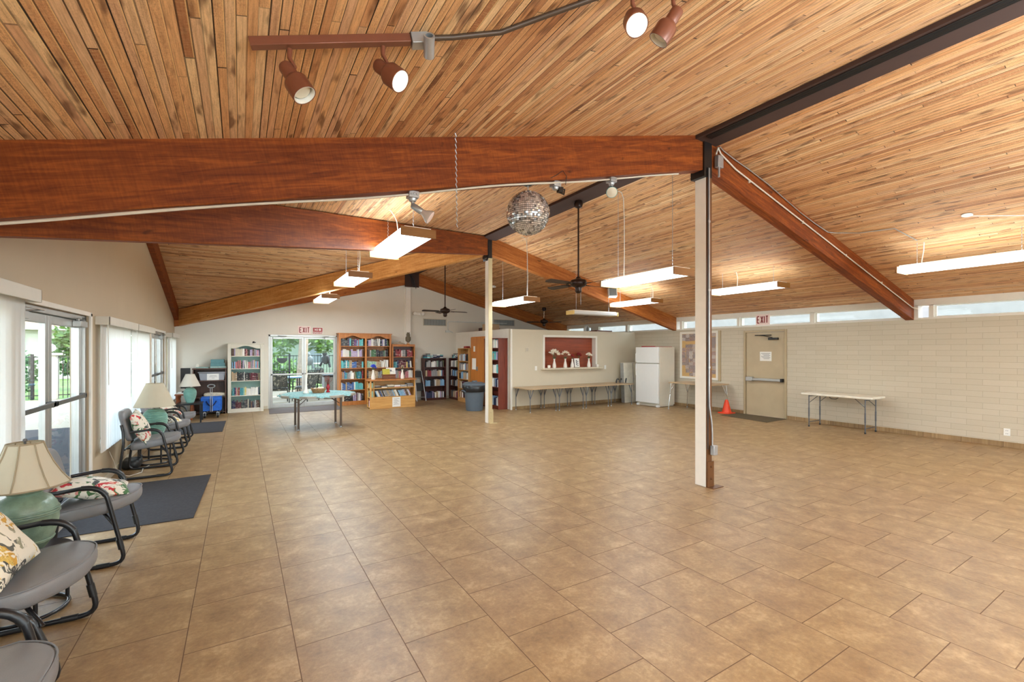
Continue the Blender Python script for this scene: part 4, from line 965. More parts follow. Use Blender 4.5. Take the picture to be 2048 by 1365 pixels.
def rope_lamp(x, y, z, label, k=1.0, mat='shade'):
    s = thing('table_lamp', label, 'lamp', (x, y, z), 0, 'green ceramic table lamps')
    n = 22; pr = [(.078*k, 0)]
    body = [(0,.082),(.12,.098),(.3,.124),(.5,.142),(.66,.147),(.8,.138),(.92,.110),(1,.075)]
    def R(t):
        for (a, ra), (c, rc) in zip(body[:-1], body[1:]):
            if a <= t <= c: return ra+(rc-ra)*(t-a)/(c-a)
        return body[-1][1]
    H = .40*k
    for i in range(n):
        for q, dr in ((.0, -.006), (.25, .002), (.5, .005), (.75, .002)):
            t = (i+q)/n; pr.append(((R(t)+dr)*k, t*H+.002))
    pr += [(.06*k, H+.005), (0, H+.006)]
    MB().lathe(pr, 40, wob=lambda a, z: 1+.006*math.sin(26*a+z*260)).build('lamp_base', M['rope_jade'], s, smooth=70)
    MB().tube([(0,0,H),(0,0,H+.385*k)], .005, 8).lathe([(.004,H+.38*k),(.011,H+.385*k),(0,H+.40*k)], 10).build('stem', M['alu_dark'], s, smooth=50)
    sh = MB().lathe([(.236*k,.445*k),(.100*k,.765*k)], 48); sh.f = [f for f in sh.f if len(f) == 4]
    sd = sh.build('lamp_shade', M[mat], s, smooth=60)
    t = MB()
    for r, zz in ((.236*k,.445*k),(.100*k,.765*k)): t.tube([(r*math.cos(a),r*math.sin(a),zz) for a in [2*PI*i/48 for i in range(48)]], .004, 6, True)
    for i in range(3):
        a = 2*PI*i/3+.3; t.tube([(0,0,.76*k),(.1*k*math.cos(a),.1*k*math.sin(a),.76*k)], .002, 4)
    t.build('shade_rim', M[mat], sd, smooth=60); return s
rope_lamp(-1.04, 8.10, .362, 'mint ribbed lamp with linen shade between two grey chairs')
rope_lamp(-.96, 12.3, .43, 'mint ribbed lamp with pale shade by the dark shelf', .83, 'shade_pale')
# mats
def mat_(name, label, poly, m, t=.008):
    tag(MB().prism(poly, .0005, t).build(name, M[m], bevel=.003), label, 'mat')
mat_('door_mat', 'charcoal blue mat inside the near glazed door', [(-.38,5.23),(-.32,6.94),(-1.36,6.92),(-1.36,5.26)], 'mat_blue')
mat_('door_mat', 'charcoal blue mat inside the far side door', [(-.30,10.47),(-.275,12.0),(-1.36,12.03),(-1.36,10.5)], 'mat_blue')
mat_('door_mat', 'brown mat before the double glazed back door', [(.62,12.75),(2.36,12.75),(2.42,13.86),(.66,13.86)], 'mat_brown')
mat_('door_mat', 'olive brown mat before the tan steel door', [(10.10,6.80),(10.80,6.83),(10.82,5.60),(9.95,5.57)], 'mat_olive')
# cord and bag under the chair by the window
tag(MB().tube([(-1.38,7.3,.35),(-1.34,7.32,.22),(-1.30,7.30,.05),(-1.2,7.36,.008),(-1.1,7.5,.008),(-1.12,7.75,.008),(-1.05,8.0,.008)], .005, 6).build('power_cable', M['cable'], smooth=60), 'cream lamp cord on the floor under chair with upright pillow', 'cord')
s = one('bag', soft_slab(rounded(-.10,.10,-.16,.16,.07,.07), 0, .12, .05), M['black'], 'small black bag on floor against the wall under a chair', 'bag', None, (-1.26, 7.92, .004), smooth=60)
# corner: desk with monitor, dark shelf unit, wagon
s = thing('side_table', 'orange wood table with turned legs in the window corner', 'table', (-1.07, 12.83, 0))
MB().box(-.20,.16,-.26,.26,.57,.60).build('tabletop', M['dark_wood'], s, bevel=.008)
for sx in (-.15,.11):
    for sy in (-.2,.2): MB().lathe([(.02,0),(.028,.05),(.018,.1),(.03,.2),(.022,.3),(.032,.4),(.02,.47),(.034,.5),(.034,.57)], 14, (sx,sy,0)).build('leg', M['dark_wood'], s, smooth=50)
s = thing('monitor', 'black monitor seen edge-on in the window corner', 'monitor', (-1.08, 12.84, .625))
MB().box(-.07,.07,-.10,.10,.001,.02).tube([(0,0,.02),(0,0,.15)], .02, 8).build('stand', M['tvblack'], s)
MB().box(-.10,.085,-.03,.03,.09,.56).build('screen', M['tvblack'], s, bevel=.006)
one('papers', MB().box(-.16,.16,-.2,.2,0,.022), M['paper'], 'white papers lying under the black monitor', 'paper', None, (-1.08, 12.82, .6015))
s = thing('shelf_unit', 'dark brown shelf unit left of the cream bookcase', 'shelf unit', (-1.0, 13.46, 0)); w_ = .695
for x in (0, w_-.02): MB().box(x, x+.02, 0, .42, 0, 1.125).build('side_panel', M['walnut'], s)
MB().box(-.012, w_+.012, -.012, .43, 1.125, 1.15).build('top', M['walnut'], s, bevel=.003)
MB().box(.02, w_-.02, .41, .42, .05, 1.12).build('back_panel', M['walnut'], s)
for z in (.06, .43, .845): MB().box(.02, w_-.02, .005, .41, z-.02, z).build('shelf', M['walnut'], s)
s = thing('storage_tote', 'grey plastic tote with white label on dark shelf', 'tote', (-.60, 13.62, .847))
b = MB().prism([(-.25,0),(.25,0),(.28,.185),(-.28,.185)], -.13, .15, 'y'); b.build('tub', M['tote'], s, bevel=.008)
MB().box(-.30,.30,-.15,.17,.185,.21).build('lid', M['tote'], s, bevel=.006)
MB().box(-.11,.14,-.1335,-.1305,.005,.165).build('label_sheet', M['paper'], s)
b = MB()
for i, (a, c) in enumerate(((-.05,.09),(-.06,.10),(-.01,.05))): b.box(a, c, -.1345, -.1334, .115-.03*i, .122-.03*i)
b.build('printed_lines', M['grey_ink'], s)
def gbox(label, x, y, z, w, d, h, m, rz=0): return one('game_box', MB().box(-w/2,w/2,-d/2,d/2,0,h), M[m], label, 'box', 'boxes on the dark shelf unit', (x,y,z), (0,0,rz), bevel=.003)
gbox('flat pale teal box lying on dark shelf top, candle side', -.81, 13.68, 1.1505, .26, .26, .03, 'paleteal')
gbox('patterned teal box, lowest of the three stacked on dark shelf', -.48, 13.68, 1.1505, .34, .27, .045, 'paleteal')
gbox('teal box in the middle of the stack on dark shelf', -.49, 13.68, 1.196, .31, .25, .085, 'tealbox', .04)
gbox('dark teal box topping the stack on dark shelf', -.49, 13.68, 1.2815, .28, .24, .085, 'tealbox', -.05)
one('candle', MB().lathe([(.03,0),(.032,.005),(.032,.11),(0,.112)], 16), M['cream'], 'cream pillar candle at the end of dark shelf top', 'candle', None, (-.915, 13.62, 1.1505), smooth=40)
one('folded_blanket', soft_slab(rounded(-.23,.23,-.17,.17,.05,.05), 0, .09, .03), M['striped'], 'folded patterned blanket on lower dark shelf', 'blanket', None, (-.55, 13.65, .432), smooth=60)
s = thing('side_table', 'dark square side table carrying the pale-shade lamp', 'table', (-.96, 12.3, 0))
MB().box(-.24,.24,-.24,.24,.395,.428).build('tabletop', M['black_metal'], s, bevel=.005)
for sx in (-.21,.21):
    for sy in (-.21,.21): MB().box(sx-.015,sx+.015,sy-.015,sy+.015,0,.395).build('leg', M['black_metal'], s)
s = thing('folding_wagon', 'blue canvas folding wagon with black wheels and pull handle', 'wagon', (-.585, 12.98, 0))
b = MB().prism([(-.20,.16),(.20,.16),(.215,.47),(-.215,.47)], -.22, .30, 'y'); b.build('canvas_tub', M['bluebag'], s, bevel=.012)
b = MB()
for sx in (-.22,.22):
    for sy in (-.235,.31): b.tube([(sx,sy,.10),(sx*1.02,sy,.48)], .010, 6)
    b.tube([(sx,-.235,.48),(sx,.31,.48)], .010, 6).tube([(sx,-.235,.13),(sx,.31,.13)], .010, 6)
for sy in (-.235,.31): b.tube([(-.22,sy,.13),(.22,sy,.13)], .010, 6)
b.build('frame', M['black_metal'], s, smooth=50)
MB().tube(arc((-.10,-.235,.40),(0,-.25,.16),(.10,-.235,.40), 10), .012, 6).tube([(0,-.24,.47),(0,-.235,.13)], .006, 6).build('web_handle', M['bluedark'], s, smooth=60)
b = MB().tube([(-.018,-.25,.15),(-.018,-.27,.72)], .007, 6).tube([(.018,-.25,.15),(.018,-.27,.72)], .007, 6)
b.tube([(.07*math.cos(a),-.275,.755+.038*math.sin(a)) for a in [2*PI*i/20 for i in range(20)]], .011, 6, True); b.build('pull_handle', M['galv'], s, smooth=60)
for sx in (-.13,.13):
    for sy in (-.24,.29):
        wl = MB().lathe([(.03,-.02),(.058,-.018),(.062,0),(.058,.018),(.03,.02)], 18, (sx,sy,.063), Ry(PI/2)).build('wheel', M['black'], s, smooth=40)
        MB().box(sx-.028,sx+.028,sy-.008,sy+.008,.05,.14).build('fork', M['galv'], wl)
# ------------------------------------------------------------------ bookcases and their books
ORD = ['first','second','third','fourth','fifth','sixth','seventh','eighth','ninth','tenth','eleventh','twelfth','13th','14th','15th','16th','17th','18th','19th','20th','21st','22nd','23rd','24th','25th','26th','27th','28th','29th','30th']
def bookcase(name, label, x, y, w, d, h, shelves, mat, back=None, rz=0, arch=False, bays=1, ft=.022, kick=.06, crown=.0, toprail=.0, frame=0.0):
    """x, y = front corner at the viewer's left when facing it; local x along the width, local y into the depth"""
    s = thing(name, label, 'bookcase', (x, y, 0), rz, 'bookcases')
    m = M[mat]; t = ft; bw = w/bays
    for i in range(bays+1):
        xx = min(w-t, max(0, i*bw-t/2)); MB().box(xx, xx+t, 0, d, 0, h-t).build('side_panel', m, s, bevel=.002)
    MB().box(-crown, w+crown, -crown, d, h-t, h).build('top', m, s, bevel=.003)
    MB().box(t, w-t, d-.01, d, .02, h-t).build('back_panel', M[back] if back else m, s)
    for i in range(bays):
        a, c = i*bw+(t if i == 0 else t/2), (i+1)*bw-(t if i == bays-1 else t/2)
        for z in shelves: MB().box(a, c, .006, d-.011, z-.02, z).build('shelf', m, s, bevel=.002)
        if toprail:
            cx = (a+c)/2; hw = (c-a)/2; n = 12
            top = [(a, h-t), (c, h-t)]; low = []
            for k in range(n+1):
                u = 1-2*k/n; v = max(0, 1-abs(u)*1.35) if arch else 0
                low.append((cx+u*hw, h-t-toprail+ (toprail*.62*(v*v*(3-2*v)) if arch else 0)))
            MB().prism(top+low, -.004, .016, 'y').build('arched_rail', m, s)
        if kick: MB().box(a, c, .004, .02, 0, shelves[0]-.02).build('kick_board', m, s)
    if frame:
        for i in range(bays+1):
            xx = 0 if i == 0 else (w-frame if i == bays else i*bw-frame/2); MB().box(xx, xx+frame, -.016, 0, 0, h-t).build('face_stile', m, s, bevel=.003)
    return s
PAL = {'red': (145, 52, 59), 'crimson': (169, 51, 83), 'pink': (216, 147, 161), 'rose': (196, 121, 126), 'white': (244, 242, 236), 'cream': (226, 216, 194), 'tan': (185, 161, 130), 'brown': (101, 75, 61), 'black': (41, 39, 41), 'charcoal': (75, 75, 79), 'grey': (151, 149, 149), 'navy': (49, 57, 87), 'blue': (74, 109, 166), 'sky blue': (133, 175, 208), 'teal': (72, 145, 155), 'turquoise': (105, 191, 194), 'green': (78, 114, 83), 'pale green': (165, 198, 173), 'yellow': (216, 193, 111), 'orange': (202, 132, 80), 'purple': (111, 77, 121), 'lilac': (181, 166, 198), 'maroon': (98, 43, 54), 'olive': (116, 115, 79)}
def book_mesh():
    b = MB(); n = 5; pr = []
    for i in range(n+1):
        a = PI*i/n; pr.append((.5-.5*math.cos(a), .06-.06*math.sin(a)))
    pr += [(1, 1), (.88, 1), (.88, .10), (.12, .10), (.12, 1), (0, 1)]
    b.prism(pr, 0, 1, 'z', 0); b.box(.12, .88, .09, .97, .02, .98, 1); return b
_bk = book_mesh().build('book', [M['book'], M['pages']]); BOOK = _bk.data; bpy.data.objects.remove(_bk)
NB = [0]
STOCK = {'v': [], 'f': [], 'c': []}
def put_book(mtx, rz, x, y, z, t, d, h, lean, cname, label, group, cat='book', name='book'):
    c = PAL[cname]; j = RND.uniform(.85, 1.12); col = tuple(min(1, q*j) for q in lin(c)[:3])+(1,)
    if label is None:
        m_ = mtx @ T(x, y, z) @ Ry(lean) @ Matrix.Diagonal((t, d, h, 1)); n0 = len(STOCK['v'])
        STOCK['v'] += [tuple(m_ @ Vector(v)) for v in ((0,0,0),(1,0,0),(1,1,0),(0,1,0),(0,0,1),(1,0,1),(1,1,1),(0,1,1))]
        STOCK['f'] += [tuple(n0+i for i in f) for f in ((0,3,2,1),(4,5,6,7),(0,1,5,4),(1,2,6,5),(2,3,7,6),(3,0,4,7))]; STOCK['c'] += [col]*6
        return
    o = bpy.data.objects.new(name, BOOK); C.objects.link(o)
    o.location = mtx @ Vector((x, y, z)); o.rotation_euler = (0, lean, rz); o.scale = (t, d, h); o.color = col
    tag(o, label, cat, group); NB[0] += 1
def fill(bc, where, x0, x1, z, hmax, pal, seed, hmin=None, tmin=.017, tmax=.036, depth=.14, y=.02, cover=1.0, single=True, lean0=0):
    r = random.Random(seed); x = x0; i = 0; hmin = hmin or hmax*.68
    mtx = T(*bc.location) @ Rz(bc.rotation_euler.z); rz = bc.rotation_euler.z
    h = r.uniform(hmin, hmax); end = x0+(x1-x0)*cover; cn = r.choice(pal)
    while True:
        t = r.uniform(tmin, tmax)
        if r.random() < .55: cn = r.choice(pal)
        if r.random() < .7: h = r.uniform(hmin, hmax)
        lean = lean0
        if lean0 == 0 and i > 3 and r.random() < .06: lean = -.10
        w = t/math.cos(lean)+(abs(math.sin(lean))*h if (lean and not lean0) else 0)
        if lean0: w = t/math.cos(lean0)*1.02; end = x1-.02 if i else x1
        if lean0 and i == 0: x += abs(math.sin(lean0))*hmax
        if x+w > end: break
        th = 'slim' if t < .022 else 'thick' if t > .031 else 'medium'
        hh = 'tall' if h > hmin+.66*(hmax-hmin) else 'short' if h < hmin+.33*(hmax-hmin) else 'mid-height'
        lab = f"{hh} {th} {cn} book, {ORD[i]} from left on {where}" if single and i < len(ORD) else None
        xx = x+(abs(math.sin(lean))*h if lean < 0 and not lean0 else 0)
        put_book(mtx, rz, xx, y+r.uniform(0,.012), z+.0006+(t*math.sin(lean) if lean > 0 else 0), t, depth*r.uniform(.9,1.05), h, lean, cn, lab, 'books on '+where)
        x += w+.0012; i += 1
MIX = ['red','white','cream','brown','black','charcoal','grey','navy','blue','teal','tan','pale green','maroon','white','sky blue','cream','rose','olive','green']
# cream bookcase with aqua back
wb = bookcase('bookcase', 'cream painted bookcase with aqua back beside the dark shelf unit', -.275, 13.50, .80, .40, 1.785, [.10,.435,.815,1.13,1.455], 'cream_case', 'aqua', arch=True, toprail=.12, frame=.075, crown=.02)
sh = ['bottom shelf of cream bookcase', 'fourth shelf of cream bookcase', 'middle shelf of cream bookcase', 'second shelf of cream bookcase', 'top shelf of cream bookcase']
fill(wb, sh[0], .09, .715, .10, .225, ['white','grey','charcoal','lilac','brown','navy','maroon','crimson','cream','black'], 101, .15)
fill(wb, sh[1], .09, .715, .435, .215, ['brown','tan','white','pink','yellow','maroon','red','pale green','navy','teal','turquoise','lilac'], 102, .15)
fill(wb, sh[2], .085, .715, .815, .23, ['black','charcoal','crimson','red','turquoise','white','cream','tan','maroon','white','black'], 103, .18)
fill(wb, sh[3], .085, .715, 1.13, .22, ['maroon','brown','charcoal','rose','red','sky blue','lilac','turquoise','white','tan','cream','grey'], 104, .16)
fill(wb, sh[4], .085, .715, 1.455, .20, ['brown','rose','pink','pink','grey','white','charcoal','lilac','cream','black','maroon','grey'], 105, .15)
one('ornament', MB().lathe([(.03,0),(.035,.01),(.02,.03),(.028,.045),(0,.05)], 12).cbox((.03,0,.02), (.05,.02,.016)), M['black'], 'tiny black ornament on top of the cream bookcase', 'ornament', None, (.30, 13.62, 1.786))
# tall double oak bookcase
ob = bookcase('bookcase', 'tall double honey-oak bookcase beside the glazed back door', 2.425, 13.63, 1.515, .29, 2.10, [.115,.44,.76,1.08,1.405,1.725], 'oak', arch=True, bays=2, toprail=.13, frame=.055, crown=.025)
tn = ['bottom','fifth','fourth','third','second','top']
OAKP = [['white','black','purple','lilac','grey','charcoal','maroon','cream'], ['pale green','olive','teal','turquoise','tan','white','green','blue'], ['green','teal','navy','grey','blue','white','orange','tan','red'],
        ['tan','brown','blue','teal','turquoise','white','orange','navy','sky blue'], ['grey','white','charcoal','maroon','white','brown','lilac','green'], ['maroon','navy','purple','charcoal','blue','teal','sky blue','rose','turquoise']]
for i, z in enumerate([.115,.44,.76,1.08,1.405,1.725]):
    fill(ob, f"{tn[i]} shelf of oak bookcase, door side", .065, .72, z, .235 if i < 5 else .225, OAKP[i], 200+i, .17, .024, .050, .17)
OAKQ = {3: ['brown','charcoal','maroon','grey','white','tan'], 4: ['maroon','red','white','pale green','tan','white','cream','grey'], 5: ['grey','grey','charcoal','brown','black','grey','green'], 6: ['white','grey','navy','lilac','white','tan','green','cream']}
for i in (2,3,4,5):
    fill(ob, f"{tn[i]} shelf of oak bookcase, pillar side", .80, 1.455, [.115,.44,.76,1.08,1.405,1.725][i], .235 if i < 5 else .225, OAKQ[i+1], 300+i, .17, .024, .050, .17)
# shorter brown bookcase by the pillar
bb = bookcase('bookcase', 'shorter brown bookcase with an owl on top by the pillar', 3.965, 13.62, .72, .19, 1.785, [.09,.42,.745,1.06,1.40], 'oak', 'cherry', frame=.035, toprail=.05)
for i, z in ((2,.745),(3,1.06),(4,1.40)):
    fill(bb, f"{['','','third','second','top'][i]} shelf of short brown bookcase", .045, .675, z, .24, [['','',''],[],['grey','brown','tan','navy','white','rose','lilac'],['maroon','charcoal','navy','cream','teal','yellow','white','olive'],['maroon','black','red','crimson','white','navy','grey','tan']][i], 400+i, .17, .026, .052, .14)
# darker bookcases in the corner: their books are one mass of stock
d1 = bookcase('bookcase', 'dark cherry bookcase against back wall topped with stacked paperbacks', 4.99, 13.63, .755, .28, 1.345, [.07,.45,.765,1.06], 'cherry', kick=.05)
d2 = bookcase('bookcase', 'dark cherry corner bookcase turned toward the window side', 5.94, 13.88, .74, .27, 1.345, [.07,.45,.765,1.06], 'cherry', rz=-PI/2)
o1 = bookcase('bookcase', 'light oak bookcase with plain side panel behind the bins', 5.89, 13.05, .78, .30, 1.665, [.13,.42,.71,.99,1.27], 'oak_light', rz=-PI/2)
mh = bookcase('bookcase', 'tall red mahogany bookcase at the kitchen block corner', 5.93, 11.30, .80, .28, 1.93, [.10,.60,.975,1.34,1.665], 'mahogany', rz=-PI/2, crown=.015)
DK = [['white','brown','tan','cream','red','navy','charcoal','lilac'], ['brown','tan','red','grey','black','sky blue','white'], ['red','maroon','tan','cream','charcoal','grey','navy','sky blue'], ['grey','charcoal','olive','cream','pale green','white','sky blue']]
for i, z in enumerate([.07,.45,.765,1.06]):
    fill(d1, '', .06, .70, z, .22, DK[i], 500+i, .16, depth=.16, single=False); fill(d2, '', .10, .70, z, .22, DK[i], 520+i, .16, depth=.16, single=False)
for i, z in enumerate([.13,.42,.71,.99,1.27]): fill(o1, '', .05, .75, z, .22, ['white','sky blue','grey','maroon','tan','black','pale green','red'], 540+i, .16, depth=.16, single=False)
for i, z in enumerate([.10,.60,.975,1.34,1.665]): fill(mh, '', .05, .76, z, .24, ['white','grey','sky blue','lilac','turquoise','navy','white','tan'], 560+i, .17, depth=.17, single=False)
for bc, a, c in ((d1,.02,.66),(d2,.18,.66)):
    mtx = T(*bc.location) @ Rz(bc.rotation_euler.z); r = random.Random(71)
    x = a
    while x < c:
        z = 1.346; w = r.uniform(.09,.12)
        for k in range(r.choice((4,5,5,6))):
            t = r.uniform(.02,.032); put_book(mtx, 0, x+r.uniform(0,.01), .03+r.uniform(0,.02), z, w-.012, .16, t, 0, r.choice(['white','sky blue','grey','teal','white','charcoal','turquoise','navy']), None, None); z += t+.0005
        x += w
# hidden parts of the oak cases shown between things are stocked too
for i in (0,1): fill(ob, '', .80, 1.455, [.115,.44][i], .23, MIX, 600+i, .17, .02, .04, .17, single=False)
me = bpy.data.meshes.new('books'); me.from_pydata(STOCK['v'], [], STOCK['f'])
ca = me.color_attributes.new('cover', 'FLOAT_COLOR', 'CORNER')
for p, c in zip(me.polygons, STOCK['c']):
    for li in p.loop_indices: ca.data[li].color = c
me.materials.append(M['stock']); o = bpy.data.objects.new('books', me); C.objects.link(o)
tag(o, 'books crowding the dark, light oak and mahogany bookcases in the corner', 'books', 'books in the corner bookcases', 'stuff')
# owl and driftwood on the short bookcase
s = thing('owl_figure', 'weathered owl figure perched on short brown bookcase', 'figurine', (4.50, 13.72, 1.786))
MB().lathe([(.03,.06),(.055,.09),(.072,.15),(.068,.21),(.052,.25),(.056,.28),(.054,.32),(.035,.355),(0,.365)], 18).ball((-.03,-.02,.362),.014,8,6).ball((.03,-.02,.362),.014,8,6).build('body', M['owl'], s, smooth=60)
for sx in (-1, 1): MB().ball((sx*.062,.005,.17), .05, 10, 8, (.45,.8,1.5)).build('wing', M['owl'], s, smooth=60)
MB().box(-.04,.04,-.05,.03,0,.02).tube([(-.02,0,.01),(-.02,0,.07)], .010, 6).tube([(.02,0,.01),(.02,0,.07)], .010, 6).build('feet', M['amber'], s, bevel=.004)
b = MB().tube([(-.22,.0,.012),(-.12,-.01,.03),(-.03,.0,.05),(.08,.01,.03),(.16,.0,.014)], [.010,.018,.022,.018,.008], 8).tube([(-.06,0,.03),(-.02,-.02,.09),(.03,-.02,.07)], [.014,.012,.006], 6).tube([(-.14,0,.02),(-.18,-.03,.045)], [.012,.005], 6)
one('driftwood', b, M['drift'], 'bleached driftwood branch lying beside the owl figure', 'driftwood', None, (4.24, 13.72, 1.787), smooth=60)
# low pine bookcase in front
LBX, LBY, LBW, LBD, LBH = 2.985, 12.31, 1.26, .34, .795
s = thing('low_bookcase', 'low pine bookcase with magazines standing in front of tall shelves', 'bookcase', (LBX, LBY, 0))
MB().box(-.03, LBW+.03, -.03, LBD+.01, LBH-.03, LBH).build('top', M['oak'], s, bevel=.004)
MB().box(LBW-.03, LBW, 0, LBD, .012, LBH-.03).build('side_panel', M['pine'], s, bevel=.002)
MB().box(0, .04, -.003, .03, .012, LBH-.03).box(0,.03,LBD-.04,LBD,.012,LBH-.03).box(0,.03,.03,LBD-.04,.012,.05).box(0,.03,.03,LBD-.04,.30,.32).box(0,.03,.03,LBD-.04,.56,.58).build('side_frame', M['pine'], s, bevel=.002)
MB().box(.10,.115,.0,LBD,.05,LBH-.03).build('divider', M['pine'], s)
MB().box(.03, LBW-.03, LBD-.012, LBD, .03, LBH-.03).build('back_panel', M['pine'], s)
MB().box(.04, LBW-.03, .006, LBD-.012, .30, .325).build('shelf', M['pine'], s, bevel=.002)
MB().box(.04, LBW-.03, .006, LBD-.012, .555, .575).build('shelf', M['pine'], s, bevel=.002)
MB().box(.04, LBW-.03, .004, .024, .04, .30).build('front_board', M['pine'], s)
MB().box(0, LBW, .012, LBD, 0, .04).build('base', M['pine'], s, bevel=.002)
low = s
fill(low, 'slanted row of low pine bookcase', .13, 1.20, .325, .19, ['white','cream','grey','white','black','brown','tan','lilac','sky blue','blue','navy'], 700, .17, .022, .034, .20, .03, 1.0, True, -.42)
r = random.Random(5); mtx = T(LBX, LBY, 0); x = .125; k = 0
while x < 1.10:
    w = r.uniform(.16,.20); z = .5755; n = r.choice((2,3,3,4))
    for i in range(n):
        t = r.uniform(.014,.03); cn = r.choice(['white','cream','white','black','grey','rose','charcoal'])
        put_book(mtx, 0, x+r.uniform(0,.01), .02+r.uniform(0,.02), z, w-.012, .22, t, 0, cn, f"{cn} book lying flat, {ORD[i]} up in {ORD[k]} heap of pine bookcase", 'books lying flat in low pine bookcase'); z += t+.0006
    x += w; k += 1
for zz, kk in ((.05,0),(.32,1),(.58,2)):
    x = .05
    for i in range(6):
        t = r.uniform(.026,.04); h = r.uniform(.12,.19) if kk else r.uniform(.16,.22); cn = r.choice(['white','black','red','pale green','charcoal','cream'])
        put_book(T(LBX+.02, LBY+LBD-.045, 0) @ Rz(-PI/2), -PI/2, .003+i*.0415, .012, zz+.0006, t, .065, h*(.85 if kk == 2 else 1), 0, cn, f"{cn} book in pine bookcase end rack, {ORD[i]} from front, {['bottom','middle','upper'][kk]} row", 'books in the end rack of pine bookcase')
s = one('paper_sheet', MB().box(-.115,.115,-.0015,0,0,.27), M['paper'], 'white paper sheet taped to the front of low pine bookcase', 'paper', None, (LBX+.72, LBY-.003, .035))
b = MB()
for i in range(7): b.box(-.08+.02*(i % 2), .08-.03*((i*5) % 3), -.0025, -.0015, .22-.026*i, .226-.026*i)
b.build('printed_lines', M['grey_ink'], s)
def bud_vase(label, loc, h=.20, name='bud_vase', group='white bud vases'):
    s = thing(name, label, 'vase', loc, 0, group); k = h/.2
    MB().lathe([(.0,0),(.034*k,0),(.042*k,.02*k),(.040*k,.06*k),(.028*k,.11*k),(.018*k,.15*k),(.016*k,.175*k),(.024*k,.2*k),(.020*k,.2*k),(.012*k,.17*k),(0,.12*k)], 20).build('vase_body', M['ceramic_white'], s, smooth=60)
    return s
def flower(s, z, n, mat, r, spread, petal=(.012,.004,.03), stems=True, leaf=True, seed=1):
    rr = random.Random(seed); b = MB(); st = MB(); lf = MB()
    for i in range(n):
        a = 2*PI*i/n*2.4; q = (i+.5)/n; px, py, pz = spread*q*math.cos(a), spread*q*math.sin(a)*.8, z+r*(.35+.65*math.cos(q*1.3))+rr.uniform(-.01,.01)
        m = T(px, py, pz) @ Rz(a) @ Ry(q*1.1)
        for j in range(5):
            t_ = MB().ball((0,0,petal[2]*.8), 1, 6, 5, petal).xf(m @ Rz(2*PI*j/5) @ Ry(.55)); b.add(t_.v, t_.f)
        if stems: st.tube([(0,0,z-.06),(px*.5,py*.5,z+r*.2),(px,py,pz)], .0025, 5)
    for i in range(6):
        a = i*1.1; t_ = MB().ball((0,0,.03), 1, 6, 5, (.012,.003,.035)).xf(T(0,0,z) @ Rz(a) @ Ry(.9)); lf.add(t_.v, t_.f)
    b.build('blooms', M[mat], s, smooth=70); st.build('stems', M['leaf'], s)
    if leaf: lf.build('leaves', M['leaf'], s, smooth=70)
v = bud_vase('white bud vase holding a blue flower on low pine bookcase', (3.11, 12.46, .796), .27); flower(v, .27, 7, 'petal_blue', .10, .055, (.014,.005,.035), seed=3)
v = bud_vase('white bud vase with pale grey spray on low pine bookcase', (3.92, 12.46, .796), .26); flower(v, .26, 5, 'drift', .10, .02, (.008,.004,.024), leaf=False, seed=4)
s = thing('carved_box', 'carved dark wooden box on low pine bookcase', 'box', (3.55, 12.50, .796))
MB().box(-.17,.17,-.07,.11,0,.10).build('body', M['stained'], s, bevel=.008)
MB().box(-.18,.18,-.08,.12,.10,.135).build('lid', M['stained'], s, bevel=.012)
b = MB()
for i in range(7): b.ball((-.14+i*.047,-.072,.05), .018, 8, 6, (1,.3,1))
b.build('carving', M['stained'], s, smooth=60)
s = one('greeting_card', MB().box(-.13,.13,-.002,.002,0,.18), M['paper'], 'white picture card leaning on the carved box', 'card', None, (3.60, 12.475, .932), (-.18,0,0))
MB().cbox((.02,-.0028,.09), (.15,.001,.006), Matrix.Rotation(.5,3,'Y')).cbox((.0,-.0028,.10), (.05,.001,.05), Matrix.Rotation(.3,3,'Y')).build('picture', M['grey_ink'], s)
one('magazine', MB().box(-.11,.11,-.002,.002,0,.15), M['yellow'], 'yellow patterned booklet standing on the carved box', 'booklet', None, (3.46, 12.445, .932), (-.12,0,.2))
# folded chair leaning behind the low bookcase
s = thing('folding_chair', 'folded black metal chair leaning against back wall', 'chair', (4.825, 13.55, 0))
b = MB().tube([(-.14,-.10,.012),(-.13,.12,.62),(-.12,.19,.86)]+arc((-.12,.20,.90),(-.10,.22,.97),(.0,.22,.97),5)+[(.10,.22,.97)], .012, 8)
b.tube([(.17,-.10,.012),(.15,.12,.62),(.13,.19,.86)]+arc((.13,.20,.90),(.12,.22,.97),(.02,.22,.97),5), .012, 8).tube([(-.13,-.13,.012),(-.11,.16,.80)], .011, 8).tube([(.15,-.13,.012),(.13,.16,.80)], .011, 8)
b.tube([(-.135,-.06,.13),(.162,-.06,.13)], .009, 6); b.build('frame', M['galv'], s, smooth=60)
MB().prism(rounded(-.14,.14,-.13,.13,.04,.04), -.012, .012).xf(T(.01,.13,.44) @ Rx(PI/2-.28)).build('seat', M['black'], s, bevel=.006)
MB().prism(rounded(-.13,.13,-.10,.10,.03,.03), -.008, .008).xf(T(.01,.205,.84) @ Rx(PI/2-.2)).build('backrest', M['black'], s, bevel=.005)
